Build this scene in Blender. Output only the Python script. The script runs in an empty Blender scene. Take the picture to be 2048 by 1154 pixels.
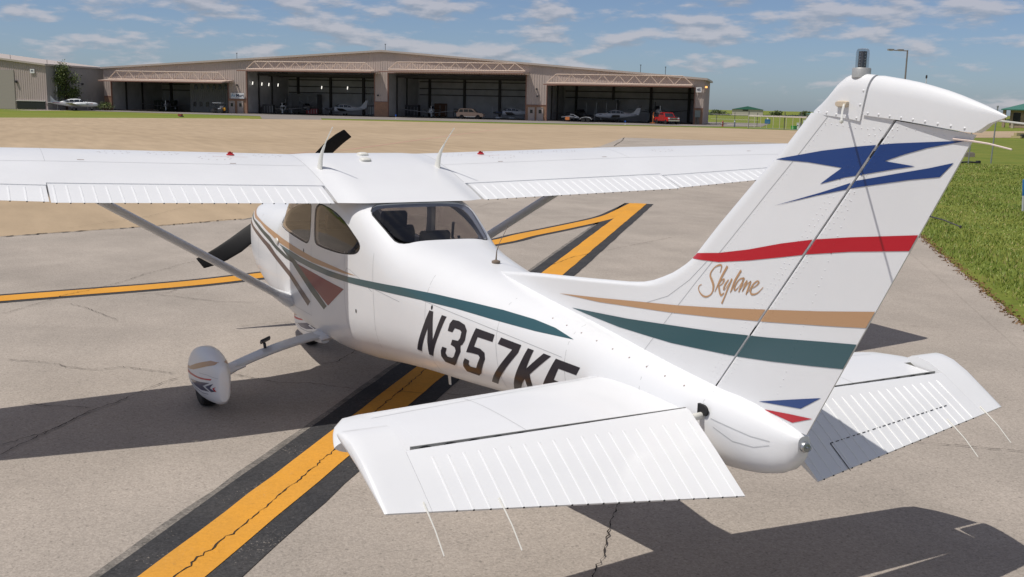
import bpy, bmesh, math, random
from mathutils import Vector, Matrix
from mathutils.bvhtree import BVHTree
import numpy as np
R = math.radians
SC = bpy.context.scene
COL = SC.collection
# ------------------------------------------------------------------ camera, sky, sun, exposure
cam = bpy.data.cameras.new('camera'); camo = bpy.data.objects.new('camera', cam); COL.objects.link(camo)
_r = Vector((0.46493649, 0.88510602, 0.02052796)); _u = Vector((-0.16439497, 0.06352526, 0.98434691)); _f = Vector((-0.86994733, 0.46103349, -0.17504219))
camo.matrix_world = Matrix(((_r.x, _u.x, -_f.x, 11.16732), (_r.y, _u.y, -_f.y, -3.152), (_r.z, _u.z, -_f.z, 2.53979), (0, 0, 0, 1)))
cam.sensor_width = 36; cam.lens = 2061.42*36/2048; cam.clip_start = 0.05; cam.clip_end = 60000
SC.camera = camo
LIGHT = Vector((0.021, 0.497, -1.0)).normalized()
sun = bpy.data.lights.new('sun', 'SUN'); suno = bpy.data.objects.new('sun', sun); COL.objects.link(suno)
suno.rotation_euler = LIGHT.to_track_quat('-Z', 'Y').to_euler()
sun.energy = 3.5; sun.angle = R(0.53); sun.color = (1.0, 0.955, 0.88)
SC.view_settings.view_transform = 'Standard'; SC.view_settings.look = 'None'; SC.view_settings.exposure = 0.03; SC.view_settings.gamma = 1
W = bpy.data.worlds.new('World'); SC.world = W; W.use_nodes = True
nt = W.node_tree; nt.nodes.clear(); N = nt.nodes.new; LK = nt.links.new
def mth(op, a, b=None, clamp=False):
    m = N('ShaderNodeMath'); m.operation = op; m.use_clamp = clamp
    for i, v in enumerate((a, b)):
        if v is None: continue
        if isinstance(v, (int, float)): m.inputs[i].default_value = v
        else: LK(v, m.inputs[i])
    return m.outputs[0]
sky = N('ShaderNodeTexSky'); sky.sky_type = 'NISHITA'; sky.sun_disc = False
el = math.asin(-LIGHT.z); sky.sun_elevation = el; sky.sun_rotation = math.atan2(-LIGHT.x, -LIGHT.y)
sky.air_density = 1.0; sky.dust_density = 0.6; sky.ozone_density = 2.0; sky.altitude = 200
tc = N('ShaderNodeTexCoord'); sep = N('ShaderNodeSeparateXYZ'); LK(tc.outputs['Generated'], sep.inputs[0])
# grey-blue near the horizon, bluer aloft, white added overhead, out of view, so shade is less blue
hr = N('ShaderNodeMapRange'); LK(sep.outputs[2], hr.inputs[0]); hr.inputs[1].default_value = 0.0; hr.inputs[2].default_value = 0.11
tint = N('ShaderNodeMixRGB'); LK(hr.outputs[0], tint.inputs[0]); tint.inputs[1].default_value = (0.54, 0.67, 0.95, 1); tint.inputs[2].default_value = (0.56, 0.62, 0.80, 1)
mul = N('ShaderNodeMixRGB'); mul.blend_type = 'MULTIPLY'; mul.inputs[0].default_value = 1; LK(sky.outputs[0], mul.inputs[1]); LK(tint.outputs[0], mul.inputs[2])
# cumulus seen low over the horizon
zz = mth('MULTIPLY', sep.outputs[2], 3.7)
comb = N('ShaderNodeCombineXYZ'); LK(sep.outputs[0], comb.inputs[0]); LK(sep.outputs[1], comb.inputs[1]); LK(zz, comb.inputs[2])
n1 = N('ShaderNodeTexNoise'); LK(comb.outputs[0], n1.inputs['Vector']); n1.inputs['Scale'].default_value = 17; n1.inputs['Detail'].default_value = 7; n1.inputs['Roughness'].default_value = 0.54; n1.inputs['Distortion'].default_value = 0.0
n2 = N('ShaderNodeTexNoise'); LK(comb.outputs[0], n2.inputs['Vector']); n2.inputs['Scale'].default_value = 4.5; n2.inputs['Detail'].default_value = 3
dens = mth('ADD', mth('MULTIPLY', n1.outputs[0], 1.0), mth('MULTIPLY', n2.outputs[0], 0.40))
elev = N('ShaderNodeMapRange'); LK(sep.outputs[2], elev.inputs[0]); elev.inputs[1].default_value = 0.008; elev.inputs[2].default_value = 0.075; elev.inputs[3].default_value = -0.06; elev.inputs[4].default_value = 0.05
dens2 = mth('ADD', dens, elev.outputs[0])
cm = N('ShaderNodeMapRange'); LK(dens2, cm.inputs[0]); cm.interpolation_type = 'SMOOTHSTEP'; cm.inputs[1].default_value = 0.66; cm.inputs[2].default_value = 0.825; cm.inputs[3].default_value = 0; cm.inputs[4].default_value = 0.70
# cloud brightness: sunlit tops, grey bases
comb2 = N('ShaderNodeVectorMath'); comb2.operation = 'ADD'; LK(comb.outputs[0], comb2.inputs[0]); comb2.inputs[1].default_value = (0, 0, 0.022)
n3 = N('ShaderNodeTexNoise'); LK(comb2.outputs[0], n3.inputs['Vector']); n3.inputs['Scale'].default_value = 17; n3.inputs['Detail'].default_value = 7; n3.inputs['Roughness'].default_value = 0.54
dif = mth('SUBTRACT', n1.outputs[0], n3.outputs[0])
shd = N('ShaderNodeMapRange'); LK(dif, shd.inputs[0]); shd.inputs[1].default_value = -0.08; shd.inputs[2].default_value = 0.08
cc_ = N('ShaderNodeMixRGB'); LK(shd.outputs[0], cc_.inputs[0]); cc_.inputs[1].default_value = (3.0, 3.3, 3.9, 1); cc_.inputs[2].default_value = (5.4, 5.2, 5.5, 1)
fin = N('ShaderNodeMixRGB'); LK(cm.outputs[0], fin.inputs[0]); LK(mul.outputs[0], fin.inputs[1]); LK(cc_.outputs[0], fin.inputs[2])
ov = N('ShaderNodeMapRange'); LK(sep.outputs[2], ov.inputs[0]); ov.inputs[1].default_value = 0.18; ov.inputs[2].default_value = 0.5; ov.inputs[3].default_value = 0; ov.inputs[4].default_value = 0.35
fin2 = N('ShaderNodeMixRGB'); LK(ov.outputs[0], fin2.inputs[0]); LK(fin.outputs[0], fin2.inputs[1]); fin2.inputs[2].default_value = (3.6, 3.4, 3.3, 1); fin = fin2
bg = N('ShaderNodeBackground'); LK(fin.outputs[0], bg.inputs[0]); bg.inputs[1].default_value = 0.10
wo = N('ShaderNodeOutputWorld'); LK(bg.outputs[0], wo.inputs[0])

# ------------------------------------------------------------------ materials
MATS = {}
def s2l(c): return tuple((v/255/12.92 if v/255 <= .04045 else ((v/255+.055)/1.055)**2.4) for v in c)
def mat(name, col, rough=.5, metal=0.0, var=0.0, vscale=3.0, bump=0.0, bscale=30.0, coat=0.0, emit=None, estr=0, spec=.5):
    if name in MATS: return MATS[name]
    m = bpy.data.materials.new(name); m.use_nodes = True; t = m.node_tree; b = t.nodes['Principled BSDF']
    b.inputs['Base Color'].default_value = (*col, 1); b.inputs['Roughness'].default_value = rough; b.inputs['Metallic'].default_value = metal
    b.inputs['Coat Weight'].default_value = coat; b.inputs['Coat Roughness'].default_value = 0.10; b.inputs['Specular IOR Level'].default_value = spec
    if emit: b.inputs['Emission Color'].default_value = (*emit, 1); b.inputs['Emission Strength'].default_value = estr
    if var or bump:
        c = t.nodes.new('ShaderNodeTexCoord')
    if var:
        n = t.nodes.new('ShaderNodeTexNoise'); n.inputs['Scale'].default_value = vscale; n.inputs['Detail'].default_value = 6; t.links.new(c.outputs['Object'], n.inputs['Vector'])
        mp = t.nodes.new('ShaderNodeMapRange'); mp.inputs[1].default_value = .3; mp.inputs[2].default_value = .7; mp.inputs[3].default_value = 1-var; mp.inputs[4].default_value = 1+var; t.links.new(n.outputs[0], mp.inputs[0])
        x = t.nodes.new('ShaderNodeMixRGB'); x.blend_type = 'MULTIPLY'; x.inputs[0].default_value = 1; x.inputs[1].default_value = (*col, 1); t.links.new(mp.outputs[0], x.inputs[2]); t.links.new(x.outputs[0], b.inputs['Base Color'])
    if bump:
        n = t.nodes.new('ShaderNodeTexNoise'); n.inputs['Scale'].default_value = bscale; n.inputs['Detail'].default_value = 5; t.links.new(c.outputs['Object'], n.inputs['Vector'])
        bp = t.nodes.new('ShaderNodeBump'); bp.inputs['Strength'].default_value = bump; bp.inputs['Distance'].default_value = .02; t.links.new(n.outputs[0], bp.inputs['Height']); t.links.new(bp.outputs[0], b.inputs['Normal'])
    MATS[name] = m; return m
def glass(name, tint, fac=1.0, rough=0.02):
    m = bpy.data.materials.new(name); m.use_nodes = True; t = m.node_tree; t.nodes.clear()
    o = t.nodes.new('ShaderNodeOutputMaterial'); a = t.nodes.new('ShaderNodeBsdfTransparent'); a.inputs[0].default_value = (*tint, 1)
    g = t.nodes.new('ShaderNodeBsdfGlossy'); g.inputs['Roughness'].default_value = rough; g.inputs[0].default_value = (1, 1, 1, 1)
    f = t.nodes.new('ShaderNodeLayerWeight'); pw = t.nodes.new('ShaderNodeMath'); pw.operation = 'POWER'; pw.inputs[1].default_value = 5; t.links.new(f.outputs['Facing'], pw.inputs[0])
    ml = t.nodes.new('ShaderNodeMapRange'); ml.inputs[3].default_value = .04*fac; ml.inputs[4].default_value = fac; t.links.new(pw.outputs[0], ml.inputs[0])
    x = t.nodes.new('ShaderNodeMixShader'); t.links.new(ml.outputs[0], x.inputs[0]); t.links.new(a.outputs[0], x.inputs[1]); t.links.new(g.outputs[0], x.inputs[2]); t.links.new(x.outputs[0], o.inputs[0])
    MATS[name] = m; return m
WHITE = mat('white_paint', (.735, .74, .755), .40, coat=.3, var=.028, vscale=1.7, bump=.07, bscale=5)
WHITE2 = mat('white_plastic', (.68, .67, .62), .4)
GOLD = mat('tan_stripe_paint', (.46, .27, .145), .35, coat=.12)
TEAL = mat('teal_stripe_paint', (.026, .082, .098), .3, coat=.2)
RED = mat('red_stripe_paint', (.46, .003, .016), .35, coat=.12)
BLUE = mat('blue_stripe_paint', (.006, .042, .19), .35, coat=.12)
NAVY = mat('dark_blue_paint', (.018, .028, .09), .3, coat=.5)
MAROON = mat('maroon_stripe_paint', (.19, .013, .018), .4, coat=.12)
BROWN = mat('brown_stripe_paint', (.11, .07, .06), .4, coat=.12)
GREEN = mat('dark_green_stripe_paint', (.045, .062, .057), .4, coat=.12)
BLACKP = mat('letter_paint', (.012, .010, .018), .35, coat=.15)
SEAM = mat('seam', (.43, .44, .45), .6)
GAP = mat('dark_gap', (.012, .012, .013), .7)
RIB = mat('rib_highlight_white', (.775, .78, .79), .3)  # whiter than the skin: the beads' bright lit edge is put into the colour
RUBBER = mat('tyre_rubber', (.012, .012, .012), .75, bump=.3, bscale=60)
PROP = mat('black_propeller_paint', (.007, .007, .008), .6, spec=.25)
STEEL = mat('bare_metal', (.45, .46, .47), .35, metal=.9)
DGREY = mat('dark_grey_plastic', (.03, .03, .033), .5)
INTER = mat('cabin_trim', (.10, .095, .09), .7)
SEATM = mat('seat_leather', (.016, .018, .026), .5, var=.2, vscale=8)
GLS = glass('tinted_glass', (.55, .57, .64), .8)
GLS2 = glass('side_window_glass', (.66, .57, .48))
CLEAR = glass('clear_glass', (.9, .9, .9))
# ------------------------------------------------------------------ mesh helpers
class MB:
    def __init__(s): s.v = []; s.f = []; s.m = []; s.sm = []
    def add(s, vs, fs, mi=0, smooth=True):
        o = len(s.v); s.v += [tuple(p) for p in vs]
        for f in fs: s.f.append(tuple(o+i for i in f)); s.m.append(mi); s.sm.append(smooth)
        return s
    def box(s, c, d, mi=0, rot=None, bevel=0):
        hx, hy, hz = d[0]/2, d[1]/2, d[2]/2
        vs = [Vector((x*hx, y*hy, z*hz)) for x in (-1, 1) for y in (-1, 1) for z in (-1, 1)]
        if rot: vs = [rot @ v for v in vs]
        vs = [v+Vector(c) for v in vs]
        return s.add(vs, [(0, 1, 3, 2), (4, 6, 7, 5), (0, 4, 5, 1), (2, 3, 7, 6), (0, 2, 6, 4), (1, 5, 7, 3)], mi, False)
    def loft(s, rings, mi=0, closed=True, caps=True, smooth=True):
        n = len(rings[0]); vs = [p for r in rings for p in r]; fs = []
        for i in range(len(rings)-1):
            for j in range(n if closed else n-1):
                k = (j+1) % n; fs.append((i*n+j, i*n+k, (i+1)*n+k, (i+1)*n+j))
        s.add(vs, fs, mi, smooth)
        if caps and closed:
            s.add(rings[0], [tuple(reversed(range(n)))], mi, False); s.add(rings[-1], [tuple(range(n))], mi, False)
        return s
    def tube(s, pts, r, seg=8, mi=0, smooth=True):
        pts = [Vector(p) for p in pts]; rs = r if isinstance(r, (list, tuple)) else [r]*len(pts); rings = []
        for i, p in enumerate(pts):
            t = (pts[min(i+1, len(pts)-1)]-pts[max(i-1, 0)]).normalized()
            a = t.orthogonal().normalized() if i == 0 else (ref-t*ref.dot(t)).normalized()
            ref = a; b = t.cross(a)
            rings.append([p+(a*math.cos(2*math.pi*k/seg)+b*math.sin(2*math.pi*k/seg))*rs[i] for k in range(seg)])
        return s.loft(rings, mi, smooth=smooth)
    def lathe(s, prof, c=(0, 0, 0), axis='z', seg=16, mi=0):
        rings = []
        for r, h in prof:
            q = []
            for k in range(seg):
                a = 2*math.pi*k/seg; x, y = r*math.cos(a), r*math.sin(a)
                v = {'z': (x, y, h), 'x': (h, x, y), 'y': (y, h, x)}[axis]
                q.append(Vector(c)+Vector(v))
            rings.append(q)
        return s.loft(rings, mi)
    def prism(s, poly, a0, a1, axis='y', mi=0):
        n = len(poly)
        def P(p, a): return {'y': (p[0], a, p[1]), 'z': (p[0], p[1], a), 'x': (a, p[0], p[1])}[axis]
        s.add([P(p, a0) for p in poly]+[P(p, a1) for p in poly], [tuple(range(n)), tuple(range(2*n-1, n-1, -1))]+[(i, (i+1) % n, n+(i+1) % n, n+i) for i in range(n)], mi, False)
        return s
    def xform(s, M):
        s.v = [tuple(M @ Vector(p)) for p in s.v]; return s
    def merge(s, o, mi=None):
        k = len(s.v); s.v += o.v
        for f, m, q in zip(o.f, o.m, o.sm): s.f.append(tuple(k+i for i in f)); s.m.append(m if mi is None else mi); s.sm.append(q)
        return s
    def mesh(s, name, mats, fix=True):
        me = bpy.data.meshes.new(name); me.from_pydata(s.v, [], s.f)
        for m in (mats if isinstance(mats, (list, tuple)) else [mats]): me.materials.append(m)
        me.polygons.foreach_set('material_index', s.m); me.polygons.foreach_set('use_smooth', s.sm); me.update()
        if fix:
            b = bmesh.new(); b.from_mesh(me); bmesh.ops.remove_doubles(b, verts=b.verts, dist=1e-6); bmesh.ops.recalc_face_normals(b, faces=b.faces); b.to_mesh(me); b.free()
            me.set_sharp_from_angle(angle=R(38))
        return me
    def obj(s, name, mats, parent=None, fix=True, **k):
        o = bpy.data.objects.new(name, s.mesh(name, mats, fix)); COL.objects.link(o)
        if parent: o.parent = parent
        return props(o, **k)
def props(o, label=None, cat=None, group=None, kind=None):
    if label: o['label'] = label
    if cat: o['category'] = cat
    if group: o['group'] = group
    if kind: o['kind'] = kind
    return o
def thing(name, loc=(0, 0, 0), rz=0, **k):
    o = bpy.data.objects.new(name, None); o.empty_display_size = .2; COL.objects.link(o); o.location = loc; o.rotation_euler = (0, 0, rz)
    return props(o, **k)
def copy_tree(o, parent=None):
    c = o.copy(); COL.objects.link(c); c.parent = parent
    for ch in list(o.children): copy_tree(ch, c)
    return c
def boolean(me, cutter, op='DIFFERENCE'):
    a = bpy.data.objects.new('tmp_a', me); b = bpy.data.objects.new('tmp_b', cutter); COL.objects.link(a); COL.objects.link(b)
    md = a.modifiers.new('b', 'BOOLEAN'); md.operation = op; md.object = b; md.solver = 'EXACT'
    dg = bpy.context.evaluated_depsgraph_get(); r = bpy.data.meshes.new_from_object(a.evaluated_get(dg))
    bpy.data.objects.remove(a); bpy.data.objects.remove(b); return r
def bvh_of(me):
    b = bmesh.new(); b.from_mesh(me); t = BVHTree.FromBMesh(b); b.free(); return t
def project(mb, bvh, poly, mi, axis='y', sgn=-1, off=.0018, step=.05, clip=(), straight=False, cuts=()):
    """lay a 2D outline on a curved surface: (x,z) seen along y, or (x,y) seen along z"""
    b = bmesh.new(); vs = [b.verts.new((p[0], p[1], 0)) for p in poly]
    try: b.faces.new(vs)
    except Exception: return
    bmesh.ops.triangulate(b, faces=b.faces[:])
    for co_, no_ in clip: bmesh.ops.bisect_plane(b, geom=b.verts[:]+b.edges[:]+b.faces[:], plane_co=(*co_, 0), plane_no=(*no_, 0), dist=1e-6, clear_outer=True)
    for co_, no_ in cuts: bmesh.ops.bisect_plane(b, geom=b.verts[:]+b.edges[:]+b.faces[:], plane_co=(*co_, 0), plane_no=(*no_, 0), dist=1e-6)
    for ax in (0, 1):
        lo = min(p[ax] for p in poly); hi = max(p[ax] for p in poly); k = math.floor(lo/step)+1
        while k*step < hi:
            co = [0, 0, 0]; no = [0, 0, 0]; co[ax] = k*step; no[ax] = 1
            bmesh.ops.bisect_plane(b, geom=b.verts[:]+b.edges[:]+b.faces[:], plane_co=co, plane_no=no, dist=1e-6); k += 1
    b.verts.index_update(); out = []; ok = []
    for v in b.verts:
        if axis == 'y': o_, d_ = Vector((v.co.x, 5*sgn, v.co.y)), Vector((0, -sgn, 0))
        else: o_, d_ = Vector((v.co.x, v.co.y, 6*sgn)), Vector((0, 0, -sgn))
        h = bvh.ray_cast(o_, d_)
        if h[0] is None: out.append((0, 0, 0)); ok.append(False); continue
        n = h[1] if h[1].dot(d_) < 0 else -h[1]
        out.append(tuple(h[0]-d_*off if straight else h[0]+n*off)); ok.append(True)
    fs = [tuple(v.index for v in f.verts) for f in b.faces if all(ok[v.index] for v in f.verts)]
    mb.add(out, fs, mi, True); b.free()
def strip(pts, w):
    """thin closed outline along a polyline (w may be a list)"""
    L_, R_ = [], []; n = len(pts); ws = w if isinstance(w, (list, tuple)) else [w]*n
    for i in range(n):
        a = Vector(pts[max(i-1, 0)][:2]); c = Vector(pts[min(i+1, n-1)][:2]); t = (c-a)
        if t.length == 0: t = Vector((1, 0))
        t.normalize(); q = Vector((-t.y, t.x))*ws[i]/2; p = Vector(pts[i][:2]); L_.append(tuple(p+q)); R_.append(tuple(p-q))
    return L_+R_[::-1]
def stripquads(pts, w):
    s_ = strip(pts, w); n = len(pts)
    return [[s_[i], s_[i+1], s_[2*n-2-i], s_[2*n-1-i]] for i in range(n-1)]
def line(mb, bvh, pts, w, mi, **k):
    for q in stripquads(pts, w): project(mb, bvh, q, mi, **k)
def inpoly(p, poly):
    c = False; n = len(poly)
    for i in range(n):
        a, b = poly[i], poly[i-1]
        if (a[1] > p[1]) != (b[1] > p[1]) and p[0] < (b[0]-a[0])*(p[1]-a[1])/(b[1]-a[1])+a[0]: c = not c
    return c
def rivets(mb, bvh, pts, spacing, mi, r=.004, h=.0018, axis='y', sgn=-1, over=()):
    """round rivet heads along a polyline"""
    acc = 0
    for a, c in zip(pts[:-1], pts[1:]):
        a = Vector(a); c = Vector(c); L_ = (c-a).length; t = acc
        while t < L_:
            p = a+(c-a)*t/L_; t += spacing
            if axis == 'y': o_, d_ = Vector((p.x, 5*sgn, p.y)), Vector((0, -sgn, 0))
            else: o_, d_ = Vector((p.x, p.y, 6*sgn)), Vector((0, 0, -sgn))
            hh = bvh.ray_cast(o_, d_)
            if hh[0] is None: continue
            n = hh[1] if hh[1].dot(d_) < 0 else -hh[1]; u = n.orthogonal().normalized(); v = n.cross(u)
            ring = [hh[0]+(u*math.cos(k*math.pi/3)+v*math.sin(k*math.pi/3))*r for k in range(6)]; top = [q+(hh[0]-q)*.45+n*h for q in ring]
            m_ = mi
            for poly, pm in over:
                if inpoly((p.x, p.y), poly): m_ = pm
            if m_ != mi: ring = [q+n*.0016 for q in ring]; top = [q+n*.0016 for q in top]
            mb.add(ring+top, [(k, (k+1) % 6, 6+(k+1) % 6, 6+k) for k in range(6)]+[tuple(range(6, 12))], m_, True)
        acc = t-L_
def smooth_poly(pts, it=1):
    for _ in range(it):
        q = []
        for a, b in zip(pts, pts[1:]+pts[:1]):
            q += [(a[0]*.75+b[0]*.25, a[1]*.75+b[1]*.25), (a[0]*.25+b[0]*.75, a[1]*.25+b[1]*.75)]
        pts = q
    return pts
def catmull(pts, k=6):
    o = []; n = len(pts)
    for i in range(n-1):
        p0, p1, p2, p3 = [Vector(pts[j]) for j in (max(i-1, 0), i, i+1, min(i+2, n-1))]
        for s_ in range(k):
            t = s_/k; o.append(tuple(.5*((2*p1)+(p2-p0)*t+(2*p0-5*p1+4*p2-p3)*t*t+(3*p1-p0-3*p2+p3)*t**3)))
    o.append(tuple(pts[-1])); return o
# ------------------------------------------------------------------ ground
def gmat(name, c1, c2, speck=.25, sscale=90, patch=.12, pscale=.6, rough=.9, bump=.5, streak=0, dark=0, light=0, blotch=0):
    m = bpy.data.materials.new(name); m.use_nodes = True; t = m.node_tree; b = t.nodes['Principled BSDF']; n_ = t.nodes.new; l_ = t.links.new
    b.inputs['Roughness'].default_value = rough; b.inputs['Specular IOR Level'].default_value = .15
    tcx = n_('ShaderNodeTexCoord')
    a = n_('ShaderNodeTexNoise'); a.inputs['Scale'].default_value = pscale; a.inputs['Detail'].default_value = 7; a.inputs['Roughness'].default_value = .6; l_(tcx.outputs['Object'], a.inputs['Vector'])
    mp = n_('ShaderNodeMapping'); mp.inputs['Rotation'].default_value = (0, 0, R(-41)); mp.inputs['Scale'].default_value = (1, 6, 1) ; l_(tcx.outputs['Object'], mp.inputs[0])
    st = n_('ShaderNodeTexNoise'); st.inputs['Scale'].default_value = .22; st.inputs['Detail'].default_value = 6; l_(mp.outputs[0], st.inputs['Vector'])
    s1 = n_('ShaderNodeTexNoise'); s1.inputs['Scale'].default_value = sscale; s1.inputs['Detail'].default_value = 3; s1.inputs['Roughness'].default_value = .8; l_(tcx.outputs['Object'], s1.inputs['Vector'])
    s2 = n_('ShaderNodeTexVoronoi'); s2.inputs['Scale'].default_value = sscale*.9; l_(tcx.outputs['Object'], s2.inputs['Vector'])
    def mr(o, a0, a1, b0, b1):
        q = n_('ShaderNodeMapRange'); q.inputs[1].default_value = a0; q.inputs[2].default_value = a1; q.inputs[3].default_value = b0; q.inputs[4].default_value = b1; l_(o, q.inputs[0]); return q.outputs[0]
    def mx(f, x, y, mode='MIX'):
        q = n_('ShaderNodeMixRGB'); q.blend_type = mode
        for i, v in enumerate((f, x, y)):
            if isinstance(v, (int, float)): q.inputs[i].default_value = v
            elif isinstance(v, tuple): q.inputs[i].default_value = (*v, 1)
            else: l_(v, q.inputs[i])
        return q.outputs[0]
    col = mx(mr(a.outputs[0], .35, .68, 0, 1), c1, c2)
    if streak: col = mx(1.0, col, mr(st.outputs[0], .3, .7, 1-streak, 1+streak), 'MULTIPLY')
    col = mx(1.0, col, mr(s1.outputs[0], .25, .75, 1-speck, 1+speck), 'MULTIPLY')
    col = mx(1.0, col, mr(s2.outputs['Color'], 0, 1, 1-speck*.6, 1+speck*.6), 'MULTIPLY')
    if blotch:
        lb = n_('ShaderNodeTexNoise'); lb.inputs['Scale'].default_value = .35; lb.inputs['Detail'].default_value = 9; lb.inputs['Roughness'].default_value = .68; lb.inputs['Distortion'].default_value = .6; l_(tcx.outputs['Object'], lb.inputs['Vector']); col = mx(1.0, col, mr(lb.outputs[0], .32, .70, 1-blotch, 1+blotch*.6), 'MULTIPLY')
    if light:   # worn through to the stones
        s4 = n_('ShaderNodeTexNoise'); s4.inputs['Scale'].default_value = 55; s4.inputs['Detail'].default_value = 5; s4.inputs['Roughness'].default_value = .75; l_(tcx.outputs['Object'], s4.inputs['Vector']); s5 = n_('ShaderNodeTexNoise'); s5.inputs['Scale'].default_value = 2.2; s5.inputs['Detail'].default_value = 4; l_(tcx.outputs['Object'], s5.inputs['Vector'])
        sm_ = n_('ShaderNodeMath'); sm_.operation = 'MULTIPLY_ADD'; l_(s5.outputs[0], sm_.inputs[0]); sm_.inputs[1].default_value = .35; l_(s4.outputs[0], sm_.inputs[2]); col = mx(mr(sm_.outputs[0], .81, .90, 0, light), col, (.36, .32, .28))
    if dark:   # darker pits between the stones
        s3 = n_('ShaderNodeTexNoise'); s3.inputs['Scale'].default_value = 38; s3.inputs['Detail'].default_value = 4; l_(tcx.outputs['Object'], s3.inputs['Vector'])
        col = mx(mr(s3.outputs[0], .60, .70, 0, dark), col, (.06, .055, .05))
    l_(col, b.inputs['Base Color'])
    if bump:
        bp = n_('ShaderNodeBump'); bp.inputs['Strength'].default_value = bump; bp.inputs['Distance'].default_value = .004; l_(s1.outputs[0], bp.inputs['Height']); l_(bp.outputs[0], b.inputs['Normal'])
    MATS[name] = m; return m
ASPH = gmat('bleached_asphalt', (.335, .295, .257), (.395, .345, .30), .24, 70, dark=.4, streak=.05, blotch=.13)
TANP = gmat('tan_pavement', (.375, .283, .187), (.435, .332, .225), .05, 30, pscale=.05, streak=.10, bump=0, blotch=.05)
APRN = gmat('hangar_apron_asphalt', (.20, .18, .165), (.26, .235, .215), .10, 20, pscale=.15, bump=0)
GRSM = gmat('grass_soil', (.115, .155, .022), (.18, .19, .035), .24, 14, pscale=.35, bump=0)
GRSF = gmat('mown_grass', (.125, .185, .020), (.21, .20, .04), .15, 6, pscale=.06, bump=0)
YEL = gmat('yellow_marking_paint', (.68, .315, .042), (.60, .29, .05), .08, 60, pscale=1.5, dark=.10, light=.35, blotch=.08)
BLK = gmat('black_marking_paint', (.040, .040, .043), (.058, .056, .057), .35, 60, pscale=2, light=.75)
WORN = gmat('worn_black_paint', (.13, .12, .11), (.24, .215, .19), .45, 60, pscale=4, light=.9)
CRK = mat('dark_crack', (.045, .038, .033), .95, spec=.1)  # flat dark tone of the crack strips
PATH = gmat('pale_concrete', (.42, .36, .29), (.47, .40, .33), .06, 10, bump=0)
def sheet(name, poly, z, m, **k):
    mb = MB(); mb.add([(x, y, z) for x, y in poly], [tuple(range(len(poly)))], 0, False)
    b = mb.obj(name, m, fix=False, **k); me = b.data
    if me.polygons[0].normal.z < 0: me.flip_normals()
    return b
mb = MB(); rings = []
for r, z in ((0.01, -.04), (450, -.04), (900, -2.5), (2000, -8), (6000, -13), (45000, -13)):
    rings.append([(r*math.cos(a*math.pi/36), r*math.sin(a*math.pi/36), z) for a in range(72)])
mb.loft(rings, caps=False, smooth=True); g = mb.obj('grass_field', GRSF, kind='structure')
if g.data.polygons[100].normal.z < 0: g.data.flip_normals()
TANPOLY = [(40, -60), (-30, -90), (-114.0, -8.9), (-117.7, .5), (-125.8, 15.2), (-130.7, 31.3), (-131.0, 41.3), (-124.7, 50.7), (-118.8, 63.3), (-107.5, 88.5), (-102.5, 92.3), (-95.8, 95.7), (-94.0, 99.1), (-98, 119), (-99.7, 132), (-106, 163), (-113, 250), (-84, 250), (-71.5, 124), (-70, 109), (-68.8, 94), (-52, 62.9), (-20, 34), (5, 10), (40, -20)]
sheet('tan_pavement', TANPOLY, -.012, TANP, kind='structure')
NEAR = [(43.47, -66.98), (-1.41, -38.34), (-7.71, -8.74), (-9.61, -2.69), (-10.51, 0.44), (-11.16, 2.07), (-46.32, 33.56), (-63.71, 47.09), (-56.13, 53.43), (-52.01, 54.86)]
random.seed(3)
edge = []; a_, b_ = Vector((-52.01, 54.86)), Vector((-4.06, 14.72))
for i in range(60): t = i/60; p = a_.lerp(b_, t); edge.append((p.x+random.uniform(-.05, .05), p.y+random.uniform(-.05, .05)))
for q0, q1 in (((-4.06, 14.72), (3.11, 8.27)), ((3.11, 8.27), (19.60, -6.54)), ((19.60, -6.54), (43.47, -28.79))):
    for i in range(50): t = i/50; p = Vector(q0).lerp(Vector(q1), t); edge.append((p.x+random.uniform(-.035, .035), p.y+random.uniform(-.035, .035)))
sheet('taxiway', NEAR+edge, 0, ASPH, kind='structure')
GRASS = edge+[(60, -30), (60, 30), (20, 60), (-20, 80), (-50, 95), (-66, 96), (-70, 94), (-56, 66)]
sheet('grass_verge', GRASS, -.006, GRSM, kind='structure')
sheet('hangar_apron', [(-185.1, 2.5), (-192, 13.5), (-187.7, 17.9), (-172.6, 28.8), (-156.1, 39.1), (-131.8, 33.2), (-131.0, 41.4), (-142.5, 44.9), (-136.0, 55.1), (-128.5, 68.2), (-114.6, 93.9), (-118, 110), (-150, 140), (-250, 50), (-206, 16), (-196, 9)], -.014, APRN, kind='structure')
sheet('concrete_edge', [(-114.0, -8.9), (-117.7, .5), (-125.8, 15.2), (-130.7, 31.3), (-131.6, 31.5), (-126.8, 15.0), (-118.8, .3), (-115.0, -9.1)], -.008, PATH, kind='structure')
sheet('concrete_walk', [(-186.5, 2.6), (-193.9, 10.4), (-190.2, 13.4), (-184.0, 7.5)], -.008, PATH, kind='structure')
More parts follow.
